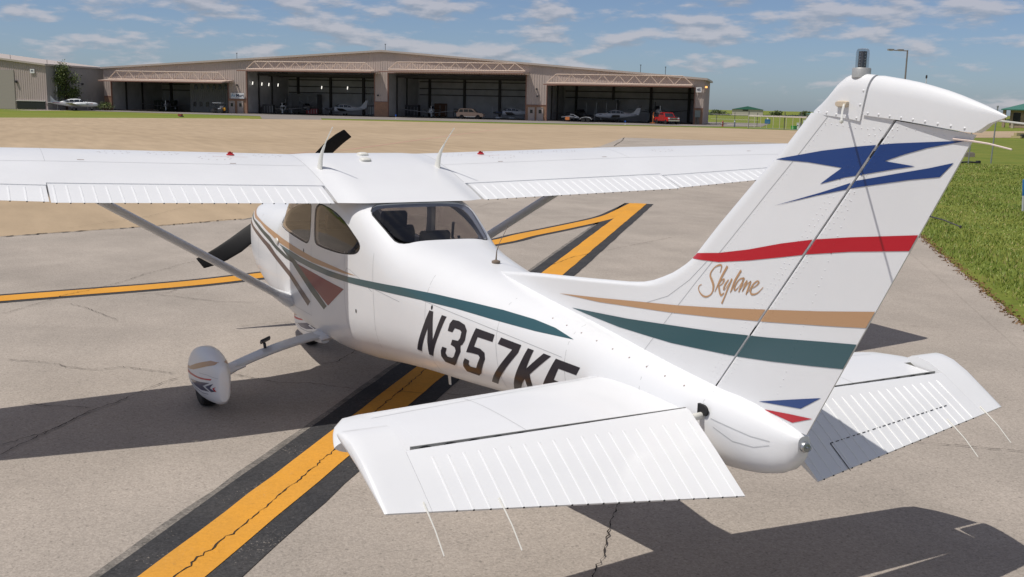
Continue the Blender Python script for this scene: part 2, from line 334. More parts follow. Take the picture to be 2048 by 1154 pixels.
# taxi markings: yellow line with black borders, second line curving in
T_ = Vector((-.756, .655)); N_ = Vector((.655, .756))
def band(n0, n1, s0, s1, k=1): return [tuple(T_*s0+N_*n0), tuple(T_*s1+N_*n0), tuple(T_*s1+N_*n1), tuple(T_*s0+N_*n1)]
MK = thing('taxiway_centerline_marking', (3, 0, 0), label='broad yellow taxiway line with black borders running under the aircraft', cat='taxiway marking')
MK2 = thing('taxiway_centerline_marking', (-6, 5, 0), label='narrower looking yellow taxiway line curving in from the left to join the broad one', cat='taxiway marking')
def mark(par, name, poly, z, m):
    mb = MB(); mb.add([(x-par.location.x, y-par.location.y, z) for x, y in poly], [tuple(range(len(poly)))], 0, False); o = mb.obj(name, m, par, fix=False)
    if o.data.polygons[0].normal.z < 0: o.data.flip_normals()
def wob(n, s0, s1, amp, k=120): return [(s0+(s1-s0)*i/k, n+random.uniform(-amp, amp)) for i in range(k+1)]
def wband(n0, n1, amp): 
    a = wob(n0, -22, 17.29, amp); b = wob(n1, -22, 17.29, amp); return [tuple(T_*s+N_*n) for s, n in a]+[tuple(T_*s+N_*n) for s, n in reversed(b)]
mark(MK, 'black_border', wband(1.645, 2.376, .008), .005, BLK)
mark(MK, 'worn_edge', wband(1.585, 1.66, .010), .003, WORN)
mark(MK, 'yellow_stripe', wband(1.846, 2.190, .005), .009, YEL)
CL = catmull([(-1.98, -8.74), (-2.79, -5.39), (-3.14, -2.88), (-3.37, -0.77), (-3.75, 0.58), (-4.60, 2.82), (-5.93, 5.51), (-6.71, 6.60), (-7.56, 7.93), (-8.95, 9.93), (-10.29, 11.32), (-11.78, 12.75)], 8)
def ribbon(pts, w): return strip(pts, w)
mark(MK2, 'black_border', ribbon(CL, .63), .003, BLK)
mark(MK2, 'yellow_stripe', ribbon(CL, .385), .007, YEL)
for pts in ([(-38.9, 10.9), (-43.0, 15.4), (-60, 27.4), (-89.1, 48.1)],):
    o = sheet('faded_red_line', strip(pts, .22), .0, mat('faded_red_paint', (.46, .27, .20), .9), kind='structure')
    o.location.z = -.006
# cracks in the asphalt
CR = [[(-2.12, -2.91), (-2.15, -2.83), (-2.45, -2.60), (-2.73, -2.37), (-3.03, -2.20), (-3.47, -1.67), (-3.92, -1.29), (-4.47, -0.92), (-4.81, -0.58), (-5.17, -0.31), (-5.49, 0.06), (-7.14, 1.39)],
[(-2.45, -2.13), (-2.05, -1.95), (-1.64, -1.84), (-1.21, -1.72)], [(-2.75, -1.09), (-2.50, -0.88), (-2.14, -0.60), (-1.90, -0.39), (-1.70, 0.00)], [(-10.48, -1.48), (-12.24, 0.31), (-13.70, 1.20), (-14.39, 1.79), (-16.68, 4.06)],
[(3.06, -3.06), (2.95, -2.93), (2.88, -2.79), (2.76, -2.66), (2.60, -2.53), (2.38, -2.38), (2.22, -2.15), (1.96, -1.92), (1.69, -1.66), (1.63, -1.54)], [(3.27, -3.07), (3.09, -2.94), (2.83, -2.72), (2.68, -2.60), (2.55, -2.51), (2.43, -2.37)],
[(1.96, -2.84), (2.12, -2.67), (2.24, -2.45), (2.32, -2.36)], [(6.42, -2.91), (5.74, -2.28), (5.60, -2.16), (5.47, -2.04), (5.33, -1.90), (5.12, -1.71), (4.83, -1.48), (4.55, -1.22), (4.29, -1.02), (4.04, -0.79), (3.37, -0.29), (2.80, 0.19), (1.94, 0.91)],
[(5.47, 0.81), (5.68, 0.59), (5.91, 0.44), (6.08, 0.29), (6.29, 0.12), (6.54, -0.08), (6.69, -0.23), (6.86, -0.35)], [(1.36, -1.29), (1.82, -0.98), (2.17, -0.76), (2.28, -0.51), (2.52, -0.30), (2.72, -0.09), (2.88, 0.13), (3.02, 0.35), (3.27, 0.72)],
[(0.79, 0.62), (1.10, 0.40), (1.45, 0.12), (1.64, -0.06), (1.66, -0.22)], [(5.47, 2.82), (5.81, 3.29), (5.96, 3.48), (6.14, 3.67), (6.33, 3.89)], [(2.55, 6.70), (2.63, 6.84), (2.77, 7.00), (2.84, 7.13)],
[(0.25, -2.98), (0.44, -2.73), (0.61, -2.53), (0.81, -2.44), (1.04, -2.18), (1.01, -1.96), (1.30, -1.68), (1.46, -1.56)], [(-0.39, -0.51), (-0.39, -0.22), (-0.38, 0.08)], [(-12.44, 4.92), (-12.72, 5.32), (-13.06, 5.57), (-13.27, 6.15)], [(-11.94, 8.07), (-12.80, 8.83), (-13.11, 9.34)],
[(-46.29, 34.62), (-56.79, 42.35), (-63.66, 47.12), (-56.12, 53.43)], [(-10.86, 1.96), (-20.50, 10.55), (-32.92, 21.44), (-46.29, 33.57)], [(-9.52, -2.72), (-10.48, 0.43), (-11.15, 2.05)], [(-1.60, 3.30), (-3.79, 5.97), (-5.42, 9.22)], [(-2.84, -1.29), (-2.78, -0.91), (-3.03, -0.72)], [(-7.71, 4.82), (-8.85, 5.68), (-10.48, 5.97)]]
mb = MB()
for ci, c in enumerate(CR):
    big = ci in (7,); w0 = .0085 if not big else .0105
    if ci in (17, 18, 19): w0 = .06
    pts = []
    for a, b in zip(c[:-1], c[1:]):
        L_ = math.dist(a, b); k = max(1, min(40, int(L_/.035)))
        for i in range(k): t = i/k; j = .012 if w0 < .05 else .05; pts.append((a[0]+(b[0]-a[0])*t+random.uniform(-j, j), a[1]+(b[1]-a[1])*t+random.uniform(-j, j)))
    pts.append(c[-1]); ws = [max(.002, w0*random.uniform(.15, 1.3)) for _ in pts]; ws[0] = ws[-1] = .001
    for q in stripquads(pts, ws): mb.add([(x, y, .0125) for x, y in q], [(0, 1, 2, 3)], 0, False)
o = mb.obj('asphalt_cracks', CRK, fix=False, kind='structure')
# near grass blades
rs = np.random.RandomState(5); n = 260000
ang = rs.uniform(R(-14), R(34), n); view = math.atan2(.46103, -.86995)
rad = 8+52*rs.uniform(0, 1, n)**1.7; th = view-ang+R(-14); X = 11.17+rad*np.cos(th); Y = -3.15+rad*np.sin(th)
# inside the verge: starboard of the pavement edge
def side(ax, ay, bx, by): return (bx-ax)*(Y-ay)-(by-ay)*(X-ax)
jit = rs.uniform(-.06, .10, n)
k1 = ((X+4.06)*.668+(Y-14.71)*.744 > jit)
k2 = ((X+4.06)*.642+(Y-14.71)*.767 > jit)
keep = k1 & k2 & (X > -50) & (X < 14); X, Y, rad = X[keep], Y[keep], rad[keep]; n = len(X)
hh = rs.uniform(.02, .062, n)*(1+.5*np.sin(X*1.3)*np.sin(Y*1.7+1)); ww = .0028+.00034*rad; az = rs.uniform(0, 6.283, n); lean = rs.uniform(0, .06, n); la = rs.uniform(0, 6.283, n)
dx, dy = np.cos(az)*ww, np.sin(az)*ww
V = np.empty((n, 3, 3)); V[:, 0] = np.stack([X-dx, Y-dy, np.full(n, -.006)], 1); V[:, 1] = np.stack([X+dx, Y+dy, np.full(n, -.006)], 1); V[:, 2] = np.stack([X+np.cos(la)*lean, Y+np.sin(la)*lean, hh], 1)
me = bpy.data.meshes.new('grass'); me.vertices.add(n*3); me.vertices.foreach_set('co', V.ravel()); me.loops.add(n*3); me.loops.foreach_set('vertex_index', np.arange(n*3)); me.polygons.add(n); me.polygons.foreach_set('loop_start', np.arange(n)*3); me.polygons.foreach_set('loop_total', np.full(n, 3))
gm = [mat('grass_blade_green', (.165, .225, .030), .6), mat('grass_blade_light', (.26, .31, .065), .6), mat('grass_blade_dry', (.38, .32, .13), .7), mat('grass_blade_dark', (.095, .15, .014), .6)]
for m in gm: me.materials.append(m)
me.polygons.foreach_set('material_index', rs.choice(4, n, p=[.42, .25, .10, .23]).astype(np.int32)); me.update(); me.validate()
go = bpy.data.objects.new('grass', me); COL.objects.link(go); props(go, kind='stuff', label='short mown green grass beside the taxiway', cat='grass')
# dead grass fringe along the pavement edge
mb = MB(); DRY = mat('dead_grass', (.22, .12, .05), .9, var=.3, vscale=20)
for i in range(60, len(edge)-60):
    x, y = edge[i]
    for _ in range(26):
        px_, py_ = x+random.uniform(-.09, .09), y+random.uniform(-.09, .09); s_ = random.uniform(.015, .05); a = random.uniform(0, 6.28)
        mb.add([(px_, py_, .003), (px_+s_*math.cos(a), py_+s_*math.sin(a), .004), (px_+s_*.6*math.cos(a+.4), py_+s_*.6*math.sin(a+.4), random.uniform(.008, .03))], [(0, 1, 2)], 0, False)
mb.obj('dead_grass', DRY, fix=False, kind='stuff', label='brown dead grass fringe along the edge of the taxiway', cat='grass')
# ------------------------------------------------------------------ main aircraft: body sections
# x, half width, z bottom, z top, z of max width, top exponent, bottom exponent
ST=[(-.17,.27,1.02,1.50,1.26,2.6,2.6),(-.10,.39,.90,1.56,1.24,3.0,2.8),(.08,.48,.80,1.60,1.22,3.4,2.8),(.4,.53,.72,1.62,1.20,3.6,2.9),(.7,.55,.66,1.63,1.16,3.8,3.),(1.05,.56,.62,1.64,1.12,4,3.2),
(1.42,.56,.58,1.66,1.08,4,3.4),(1.70,.56,.56,1.90,1.08,4.6,3.5),(1.95,.56,.55,2.08,1.08,6,3.5),(2.3,.56,.55,2.10,1.08,7,3.5),(2.9,.56,.56,2.02,1.08,7,3.4),(3.3,.555,.585,1.945,1.10,6.5,3.2),(3.60,.545,.615,1.885,1.13,6,3.1),
(3.85,.525,.65,1.785,1.13,5.2,3.0),(4.15,.50,.69,1.665,1.12,4.2,2.9),(4.5,.465,.725,1.625,1.12,3.2,2.7),(5.0,.415,.77,1.57,1.12,2.8,2.6),(5.6,.34,.83,1.51,1.13,2.6,2.5),(6.3,.255,.90,1.45,1.15,2.5,2.4),(7.0,.185,.965,1.385,1.17,2.4,2.3),(7.42,.15,.99,1.35,1.17,2.3,2.3)]
def _interp(x,k):
    # monotone-ish catmull (finite difference hermite)
    n=len(ST)
    if x<=ST[0][0]: return ST[0][k]
    if x>=ST[-1][0]: return ST[-1][k]
    for i in range(n-1):
        if x<=ST[i+1][0]: break
    def slope(j):
        if j==0: return (ST[1][k]-ST[0][k])/(ST[1][0]-ST[0][0])
        if j==n-1: return (ST[-1][k]-ST[-2][k])/(ST[-1][0]-ST[-2][0])
        a=(ST[j][k]-ST[j-1][k])/(ST[j][0]-ST[j-1][0]);b=(ST[j+1][k]-ST[j][k])/(ST[j+1][0]-ST[j][0])
        if a*b<=0: return 0
        return 2*a*b/(a+b)
    x0,x1=ST[i][0],ST[i+1][0];h=x1-x0;t=(x-x0)/h
    p0,p1,m0,m1=ST[i][k],ST[i+1][k],slope(i)*h,slope(i+1)*h
    return (2*t**3-3*t*t+1)*p0+(t**3-2*t*t+t)*m0+(-2*t**3+3*t*t)*p1+(t**3-t*t)*m1
def sec(x): return [_interp(x,k) for k in range(1,7)]
def fpt(x,a):
    "a angle: 0 starboard side, 90deg top"
    w,zb,zt,zm,nt,nb=sec(x);c,s=math.cos(a),math.sin(a)
    n=nt if s>=0 else nb
    y=w*math.copysign(abs(c)**(2/n),c);z=zm+((zt-zm) if s>=0 else (zm-zb))*math.copysign(abs(s)**(2/n),s)
    return (x,y,z)
def fy(x,z):
    "half width at height z"
    w,zb,zt,zm,nt,nb=sec(x)
    if z>=zm: q=(z-zm)/(zt-zm);n=nt
    else: q=(zm-z)/(zm-zb);n=nb
    return w*max(0,1-min(1,q)**n)**(1/n)
AC = thing('light_aircraft', (0, 0, -.12), label='large white high-wing light aircraft with N357KF on its side, seen from behind', cat='aircraft')
def ring(x, n=84, d=0.0):
    out = []
    w, zb, zt, zm, a, b = sec(x)
    for k in range(n):
        an = 2*math.pi*(k+.5)/n; c, s = math.cos(an), math.sin(an); q = a if s >= 0 else b
        out.append((x, (w-d)*math.copysign(abs(c)**(2/q), c), zm+((zt-zm-d) if s >= 0 else (zm-zb-d))*math.copysign(abs(s)**(2/q), s)))
    return out
mb = MB(); xs = [-.17, -.155, -.13, -.10, -.05, .0, .08]+[.16+.08*i for i in range(91)]; xs = [x for x in xs if x < 7.42]+[7.42]
mb.loft([ring(x) for x in xs]); solid = mb.mesh('fus_solid', [WHITE, INTER]); FB = bvh_of(solid)
ib = MB(); ib.loft([ring(x, 60, .035) for x in [1.12, 1.42, 1.7, 1.95, 2.3, 2.7, 3.1, 3.4, 3.6, 3.85, 4.15, 4.3]], 1); inner = ib.mesh('fus_in', [WHITE, INTER])
fm = boolean(solid, inner)
def rounded(p, it=3): return smooth_poly(p, it)
DOORW = rounded([(1.50, 1.86), (2.56, 1.86), (2.56, 1.62), (2.50, 1.44), (2.30, 1.435), (1.60, 1.485), (1.50, 1.53)], 2)
REARW = rounded([(2.68, 1.82), (3.08, 1.80), (3.38, 1.735), (3.58, 1.66), (3.74, 1.585), (3.69, 1.515), (3.52, 1.487), (3.28, 1.465), (2.80, 1.455), (2.65, 1.47), (2.655, 1.62)], 2)
BACKW = rounded([(3.60, -.435), (3.60, -.2), (3.60, .2), (3.60, .435), (3.9, .40), (4.16, .365), (4.17, .2), (4.17, -.2), (4.16, -.365), (3.9, -.40)], 2)
SHIELD = rounded([(1.47, -.50), (1.44, 0), (1.47, .50), (1.90, .48), (1.90, 0), (1.90, -.48)], 2)
for poly, ax, a0, a1 in ((DOORW, 'y', -1, 1), (REARW, 'y', -1, 1), (BACKW, 'z', 1.45, 2.6), (SHIELD, 'z', 1.4, 2.6)):
    c = MB(); c.prism(poly, a0, a1, ax, 1); fm = boolean(fm, c.mesh('cut', [WHITE, INTER]))
fus = bpy.data.objects.new('fuselage', fm); COL.objects.link(fus); fus.parent = AC
fm.materials.clear()
for m in (WHITE, INTER): fm.materials.append(m)
fm.polygons.foreach_set('use_smooth', [True]*len(fm.polygons)); fm.set_sharp_from_angle(angle=R(35))
# painted scheme, lettering and seams on the fuselage, both sides
dm = MB()
TS = [(.10, 1.53), (.45, 1.475), (.72, 1.452), (1.356, 1.398), (2.092, 1.355), (2.598, 1.336), (3.161, 1.339), (3.66, 1.337), (3.406, 1.318), (3.028, 1.304), (2.595, 1.289), (2.088, 1.297), (1.438, 1.33), (.725, 1.428), (.409, 1.445), (.08, 1.50)]
GS = [(1.502, 1.315), (2.283, 1.282), (2.536, 1.281), (3.029, 1.286), (3.441, 1.303), (4.086, 1.346), (4.388, 1.366), (4.864, 1.391), (5.283, 1.404), (5.619, 1.411), (5.933, 1.409), (6.14, 1.398), (6.339, 1.371), (5.993, 1.354), (5.569, 1.345), (5.149, 1.342), (4.695, 1.324), (4.089, 1.292), (3.407, 1.255), (3.027, 1.238), (2.532, 1.23), (2.151, 1.235), (2.0, 1.24), (1.75, 1.272)]
GA = [(1.60, 1.29), (1.90, 1.262), (2.10, 1.222), (2.975, .975), (2.891, .931), (2.521, 1.022), (2.03, 1.17), (1.95, 1.20)]
GT = [(.10, 1.475), (.36, 1.43), (.574, 1.416), (1.17, 1.342), (1.389, 1.288), (1.846, 1.23), (2.016, 1.195), (1.738, 1.205), (1.391, 1.248), (1.098, 1.305), (.559, 1.385), (.08, 1.445)]
BS = [(.10, 1.41), (.40, 1.362), (.633, 1.337), (1.18, 1.261), (1.389, 1.202), (1.872, 1.107), (2.507, .931), (2.418, .875), (1.87, 1.048), (1.388, 1.146), (1.021, 1.231), (.53, 1.308), (.08, 1.37)]
MS = [(2.133, 1.212), (2.562, 1.203), (3.4, 1.189), (3.011, .985), (2.557, 1.091)]
LET = {
'N': [(4.834, 1.276), (4.886, 1.276), (4.893, 1.082), (5.001, 1.273), (5.061, 1.273), (4.868, .963), (4.812, .963), (4.822, 1.150), (4.709, .963), (4.644, .963)],
'3': [(5.141, 1.268), (5.215, 1.272), (5.286, 1.261), (5.317, 1.23), (5.302, 1.162), (5.27, 1.126), (5.251, 1.117), (5.25, 1.075), (5.173, .98), (5.14, .957), (5.024, .957), (4.988, .99), (4.995, 1.028), (5.02, 1.062), (5.077, 1.063), (5.054, 1.026), (5.075, 1.005), (5.135, 1.009), (5.159, 1.023), (5.19, 1.069), (5.18, 1.092), (5.13, 1.099), (5.149, 1.136), (5.219, 1.142), (5.243, 1.164), (5.257, 1.208), (5.237, 1.218), (5.175, 1.218), (5.147, 1.185), (5.09, 1.184), (5.108, 1.235)],
'5': [(5.416, 1.264), (5.625, 1.262), (5.612, 1.214), (5.445, 1.212), (5.409, 1.143), (5.481, 1.144), (5.53, 1.128), (5.535, 1.088), (5.462, .978), (5.418, .951), (5.279, .948), (5.255, .979), (5.268, 1.01), (5.295, 1.042), (5.346, 1.038), (5.330, 1.009), (5.350, .998), (5.416, 1.003), (5.476, 1.085), (5.459, 1.100), (5.381, 1.096), (5.318, 1.089)],
'7': [(5.697, 1.259), (5.910, 1.255), (5.888, 1.204), (5.734, 1.053), (5.614, .942), (5.548, .942), (5.661, 1.049), (5.825, 1.210), (5.671, 1.214)],
'K': [(5.979, 1.251), (6.037, 1.250), (5.973, 1.125), (6.134, 1.252), (6.205, 1.250), (6.010, 1.100), (6.040, .940), (5.975, .940), (5.955, 1.058), (5.925, 1.030), (5.845, .940), (5.782, .940)],
'F': [(6.252, 1.247), (6.477, 1.245), (6.450, 1.197), (6.285, 1.197), (6.245, 1.122), (6.370, 1.122), (6.345, 1.075), (6.218, 1.075), (6.115, .940), (6.052, .940)]}
for sg in (-1, 1):
    for poly, mi in ((TS, 0), (GS, 1), (GA, 2), (GT, 2), (BS, 3), (MS, 4)): project(dm, FB, poly, mi, sgn=sg, off=.0015 if mi != 1 else .0022)
    for ch, poly in LET.items():
        pp = poly if sg < 0 else [(11.12-x, z) for x, z in poly]
        project(dm, FB, pp, 5, sgn=sg, off=.0022, step=.04)
    # seams; the first line is the wing's shadow edge drawn in grey
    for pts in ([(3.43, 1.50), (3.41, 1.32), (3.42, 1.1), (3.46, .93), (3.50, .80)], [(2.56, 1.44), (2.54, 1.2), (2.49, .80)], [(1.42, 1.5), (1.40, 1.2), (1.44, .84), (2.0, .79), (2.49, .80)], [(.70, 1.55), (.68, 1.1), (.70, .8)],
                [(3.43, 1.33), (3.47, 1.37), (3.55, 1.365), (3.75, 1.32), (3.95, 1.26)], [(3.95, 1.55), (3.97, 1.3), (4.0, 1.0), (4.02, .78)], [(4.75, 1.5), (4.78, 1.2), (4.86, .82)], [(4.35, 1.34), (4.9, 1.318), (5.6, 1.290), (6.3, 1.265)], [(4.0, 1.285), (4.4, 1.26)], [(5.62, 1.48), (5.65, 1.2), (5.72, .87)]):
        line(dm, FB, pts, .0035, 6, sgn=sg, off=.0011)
    for pts in ([(3.97, 1.55), (3.99, 1.3), (4.02, 1.0), (4.04, .80)], [(4.77, 1.5), (4.80, 1.2), (4.88, .84)], [(5.64, 1.47), (5.67, 1.2), (5.74, .90)], [(4.1, 1.04), (6.2, 1.03)]):
        rivets(dm, FB, pts, .032, 7, r=.0028, h=.0009, sgn=sg)
    rivets(dm, FB, [(6.05, .165*sg), (6.7, .135*sg), (7.38, .105*sg)], .15, 9, r=.0055, h=.003, axis='z', sgn=1)
    rivets(dm, FB, [(4.55, 1.30), (5.2, 1.275), (6.2, 1.245), (7.0, 1.22)], .034, 7, r=.0028, h=.0009, sgn=sg); rivets(dm, FB, [(5.0, .93), (6.5, 1.02)], .036, 7, r=.0028, h=.0009, sgn=sg)
    line(dm, FB, [(6.30, 1.44), (6.34, 1.2), (6.40, .95)], .003, 6, sgn=sg, off=.0011); line(dm, FB, [(6.95, 1.36), (6.98, 1.2), (7.02, 1.0)], .003, 6, sgn=sg, off=.0011)
    rivets(dm, FB, [(6.32, 1.42), (6.36, 1.2), (6.42, .97)], .034, 7, r=.0028, h=.0009, sgn=sg); rivets(dm, FB, [(6.97, 1.35), (7.0, 1.2), (7.04, 1.01)], .034, 7, r=.0028, h=.0009, sgn=sg)
    # fuel drain / static port spots
    for x, z in ((3.66, 1.06), (4.86, 1.30), (2.33, 1.36)): project(dm, FB, [(x+.012*math.cos(a), z+.016*math.sin(a)) for a in [k*math.pi/5 for k in range(10)]], 8, sgn=sg)
dob = dm.obj('fuselage_paint', [GOLD, TEAL, GREEN, BROWN, MAROON, BLACKP, SEAM, WHITE, GAP, mat('screw_grey', (.30, .24, .22), .5)], fix=False)
# the paint is part of the body skin
bpy.context.view_layer.update()
def join_into(dst, src):
    b = bmesh.new(); b.from_mesh(dst.data); k = len(dst.data.materials)
    for m in src.data.materials: dst.data.materials.append(m)
    for p in src.data.polygons: p.material_index += k
    b.from_mesh(src.data); b.to_mesh(dst.data); b.free(); bpy.data.objects.remove(src)
join_into(fus, dob)
# glazing
def pane(name, poly, axis, sgn, gm_, off=-.006):
    m = MB(); project(m, FB, poly, 0, axis=axis, sgn=sgn, off=off, step=.04, straight=True)
    def onskin(x, y, z):
        w, zb, zt, zm, a, b = sec(x)
        if axis == 'y': return (x, math.copysign(fy(x, z), sgn)-sgn*.005, z)
        return (x, y, (1.877-(x-3.6)*.385-.09*y*y-.35*y**6) if x > 3 else zm+(zt-zm)*max(0, 1-min(1, abs(y)/w)**a)**(1/a)-.005)
    m.v = [onskin(*p) for p in m.v]; o = m.obj(name, gm_, fus, fix=False)
    r = MB(); n = len(poly); c = Vector((sum(p[0] for p in poly)/n, sum(p[1] for p in poly)/n))
    rim = [tuple(c+(Vector(p)-c)*1.0) for p in poly]+[rim0 for rim0 in [tuple(c+(Vector(poly[0])-c)*1.0)]]
    for q in stripquads(rim, .008): project(r, FB, q, 0, axis=axis, sgn=sgn, off=.001)
    r.obj('window_seal', GAP, o, fix=False); return o
for sg in (-1, 1): pane('door_window', DOORW, 'y', sg, GLS2); pane('rear_side_window', REARW, 'y', sg, GLS2)
pane('rear_window', BACKW, 'z', 1, GLS); pane('windshield', SHIELD, 'z', 1, GLS)
m = MB(); m.loft([[(1.455+w*math.cos(q), -.5625-d, 1.335+h*math.sin(q)) for q in [2*math.pi*i/16 for i in range(16)]] for w, h, d in ((.05, .03, 0), (.045, .026, .008), (.02, .012, .010))]); m.obj('door_handle', WHITE2, AC)
# cabin: floor, panel, seats
m = MB(); m.box((2.35, 0, .74), (2.2, .84, .03)); m.obj('cabin_floor', INTER, AC)
m = MB(); m.box((1.55, 0, 1.28), (.12, .98, .34)); m.box((1.40, 0, 1.47), (.34, .98, .05)); m.obj('instrument_panel', DGREY, AC)
for y in (-.25, .25):
    m = MB(); m.tube([(1.75, y, 1.22), (1.60, y, 1.22)], .015); 
    m.tube([(1.76, y-.13, 1.29), (1.76, y-.13, 1.20), (1.76, y-.06, 1.17), (1.76, y+.06, 1.17), (1.76, y+.13, 1.20), (1.76, y+.13, 1.29)], .014); m.obj('control_yoke', DGREY, AC)
def seat(x, y, w, zt, name):
    m = MB()
    def cush(c, d, rot):
        rr = []
        for t in (-1, -.92, .92, 1):
            k = .86 if abs(t) == 1 else 1
            rr.append([Vector(c)+rot @ Vector((d[0]/2*k*math.copysign(abs(math.cos(a))**.5, math.cos(a)), t*d[1]/2, d[2]/2*k*math.copysign(abs(math.sin(a))**.5, math.sin(a)))) for a in [2*math.pi*i/20 for i in range(20)]])
        m.loft(rr)
    cush((x, y, .98), (.48, w, .13), Matrix.Rotation(R(-6), 3, 'Y')); cush((x+.27, y, .98+(zt-.98)/2), (.11, w, zt-.95), Matrix.Rotation(R(12), 3, 'Y'))
    if zt > 1.4: cush((x+.36, y, zt+.07), (.08, w*.55, .15), Matrix.Rotation(R(10), 3, 'Y'))
    m.tube([(x, y, .92), (x, y, .68)], .04); m.obj(name, SEATM, AC)
for y in (-.26, .26): seat(2.05, y, .42, 1.55, 'front_seat')
for y in (-.25, .25): seat(3.0, y, .46, 1.48, 'rear_seat')
m = MB(); m.box((3.55, 0, .98), (.04, .84, .42)); m.obj('baggage_panel', SEATM, AC)
m = MB(); m.tube([(3.62, .30, 1.72), (3.58, .31, 1.60), (3.62, .33, 1.52), (3.70, .33, 1.54), (3.70, .31, 1.62)], .012); m.obj('seat_belt', DGREY, AC)

# ------------------------------------------------------------------ wing
def naca(c): return .2969*math.sqrt(c)-.1260*c-.3516*c*c+.2843*c**3-.1036*c**4
def camb(c): return .02/.16*(.8*c-c*c) if c < .4 else .02/.36*((1-.8)+.8*c-c*c)
def wsec(y):
    a = abs(y); dz = max(0, a-.6)*.0276
    if a <= 2.62: le, te, zl, zt, t = 1.85, 3.48, 2.12, 1.885, .12
    else:
        k = (a-2.62)/(5.40-2.62); le, te, zl, zt, t = 1.85+.20*k, 3.48-.31*k, 2.12+.005*k, 1.885+.055*k, .12
    if a < .62:
        k = min(1, (.62-a)/.2); k = k*k*(3-2*k); te += .135*k; zt += .006*k
    return le, te, zl+dz, zt+dz, t
def wpt(y, c, up, dz=0):
    le, te, zl, zt, t = wsec(y); ch = te-le; yt = 5*t*naca(c)*ch; ycam = camb(c)*ch
    return (le+ch*c, y, zl+(zt-zl)*c+ycam+(yt if up else -yt)+dz)
def cs(c0, c1, n): return [c0+(c1-c0)*(1-math.cos(math.pi*i/n))/2 for i in range(n+1)]
def wring(y, cmax, n=18):
    a = [cmax*(1-math.cos(math.pi*i/n/2)) for i in range(n+1)]
    return [wpt(y, c, True) for c in reversed(a)]+[wpt(y, c, False) for c in a[1:]]
wg = MB()
def ys(a, b, n): return [a+(b-a)*i/n for i in range(n+1)]
wg.loft([wring(y, .999) for y in ys(-.62, .62, 24)])
FH, AH, YF, YA = .795, .82, 2.66, 5.12
for s in (-1, 1):
    wg.loft([wring(s*y, FH) for y in ys(.62, YF, 8)]); wg.loft([wring(s*y, AH) for y in ys(YF, YA, 8)])
    tip = [wring(s*y, .999) for y in (YA, 5.3, 5.40)]
    for k, (yy, f) in enumerate(((5.46, .75), (5.50, .45), (5.52, .15))):
        r0 = wring(s*5.40, .999); mz = sum(p[2] for p in r0)/len(r0); tip.append([(p[0]*(.9+.1*f)+2.6*(.1-.1*f), s*yy, (mz-.015*k)+(p[2]-mz)*f) for p in r0])
    wg.loft(tip)
wmesh = wg.mesh('wing_solid', [WHITE]); WB = bvh_of(wmesh)
def onwing(x, y): h = WB.ray_cast(Vector((x, y, 5)), Vector((0, 0, -1))); return h[0].z if h[0] else 2.1
dm = MB(); kw = dict(axis='z', sgn=1, off=.0008)
for s in (-1, 1):
    line(dm, WB, [(2.66, .64*s), (2.66, 2.62*s), (2.72, 5.1*s)], .004, 0, **kw)
    line(dm, WB, [(2.0, .63*s), (3.12, .62*s)], .004, 0, **kw)
    line(dm, WB, [(2.0, 2.63*s), (2.66, 2.63*s)], .003, 0, **kw)
    rivets(dm, WB, [(1.99, .64*s), (1.99, 5.0*s)], .06, 1, r=.0035, h=.001, axis='z', sgn=1)
    for cx, cy, rx, ry in ((2.45, 1.33, .07, .13), (2.3, 1.72, .06, .12), (2.3, 2.10, .06, .12), (2.3, .86, .06, .12), (2.42, 3.2, .06, .12)):
        for k in range(12):
            a = 2*math.pi*k/12; x, y = cx+rx*math.cos(a), s*(cy+ry*math.sin(a)); project(dm, WB, [(x+.006*math.cos(t), y+.006*math.sin(t)) for t in (0, 1.05, 2.1, 3.14, 4.2, 5.2)], 2, **kw)
    project(dm, WB, [(2.23, s*1.05), (2.23, s*1.34), (2.235, s*1.34), (2.235, s*1.05)], 3, **kw); project(dm, WB, [(2.39, s*1.05), (2.39, s*1.34), (2.395, s*1.34), (2.395, s*1.05)], 3, **kw)
    for x, y in ((2.62, 1.2), (2.60, 2.35), (2.55, 4.2)): project(dm, WB, [(x, s*y), (x+.015, s*y), (x+.015, s*(y+.05)), (x, s*(y+.05))], 2, **kw)
wing = bpy.data.objects.new('wing', wmesh); COL.objects.link(wing); wing.parent = AC
join_into(wing, dm.obj('wing_marks', [SEAM, WHITE, mat('screw_grey', (.30, .24, .22), .5), mat('faded_red_placard', (.70, .45, .43), .5)], fix=False))
def ridge(mb, pts, w, h, mi=0):
    """raised bead along a line"""
    pts = [Vector(p) for p in pts]; rings = []
    for i, p in enumerate(pts):
        t = (pts[min(i+1, len(pts)-1)]-pts[max(i-1, 0)]).normalized(); s_ = t.cross(Vector((0, 0, 1))).normalized(); k = .2 if i in (0, len(pts)-1) else 1
        rings.append([p-s_*w/2-Vector((0, 0, .001)), p-s_*w/4+Vector((0, 0, h*.8*k)), p+s_*w/4+Vector((0, 0, h*.8*k)), p+s_*w/2-Vector((0, 0, .001))])
    mb.loft(rings, mi, smooth=True)
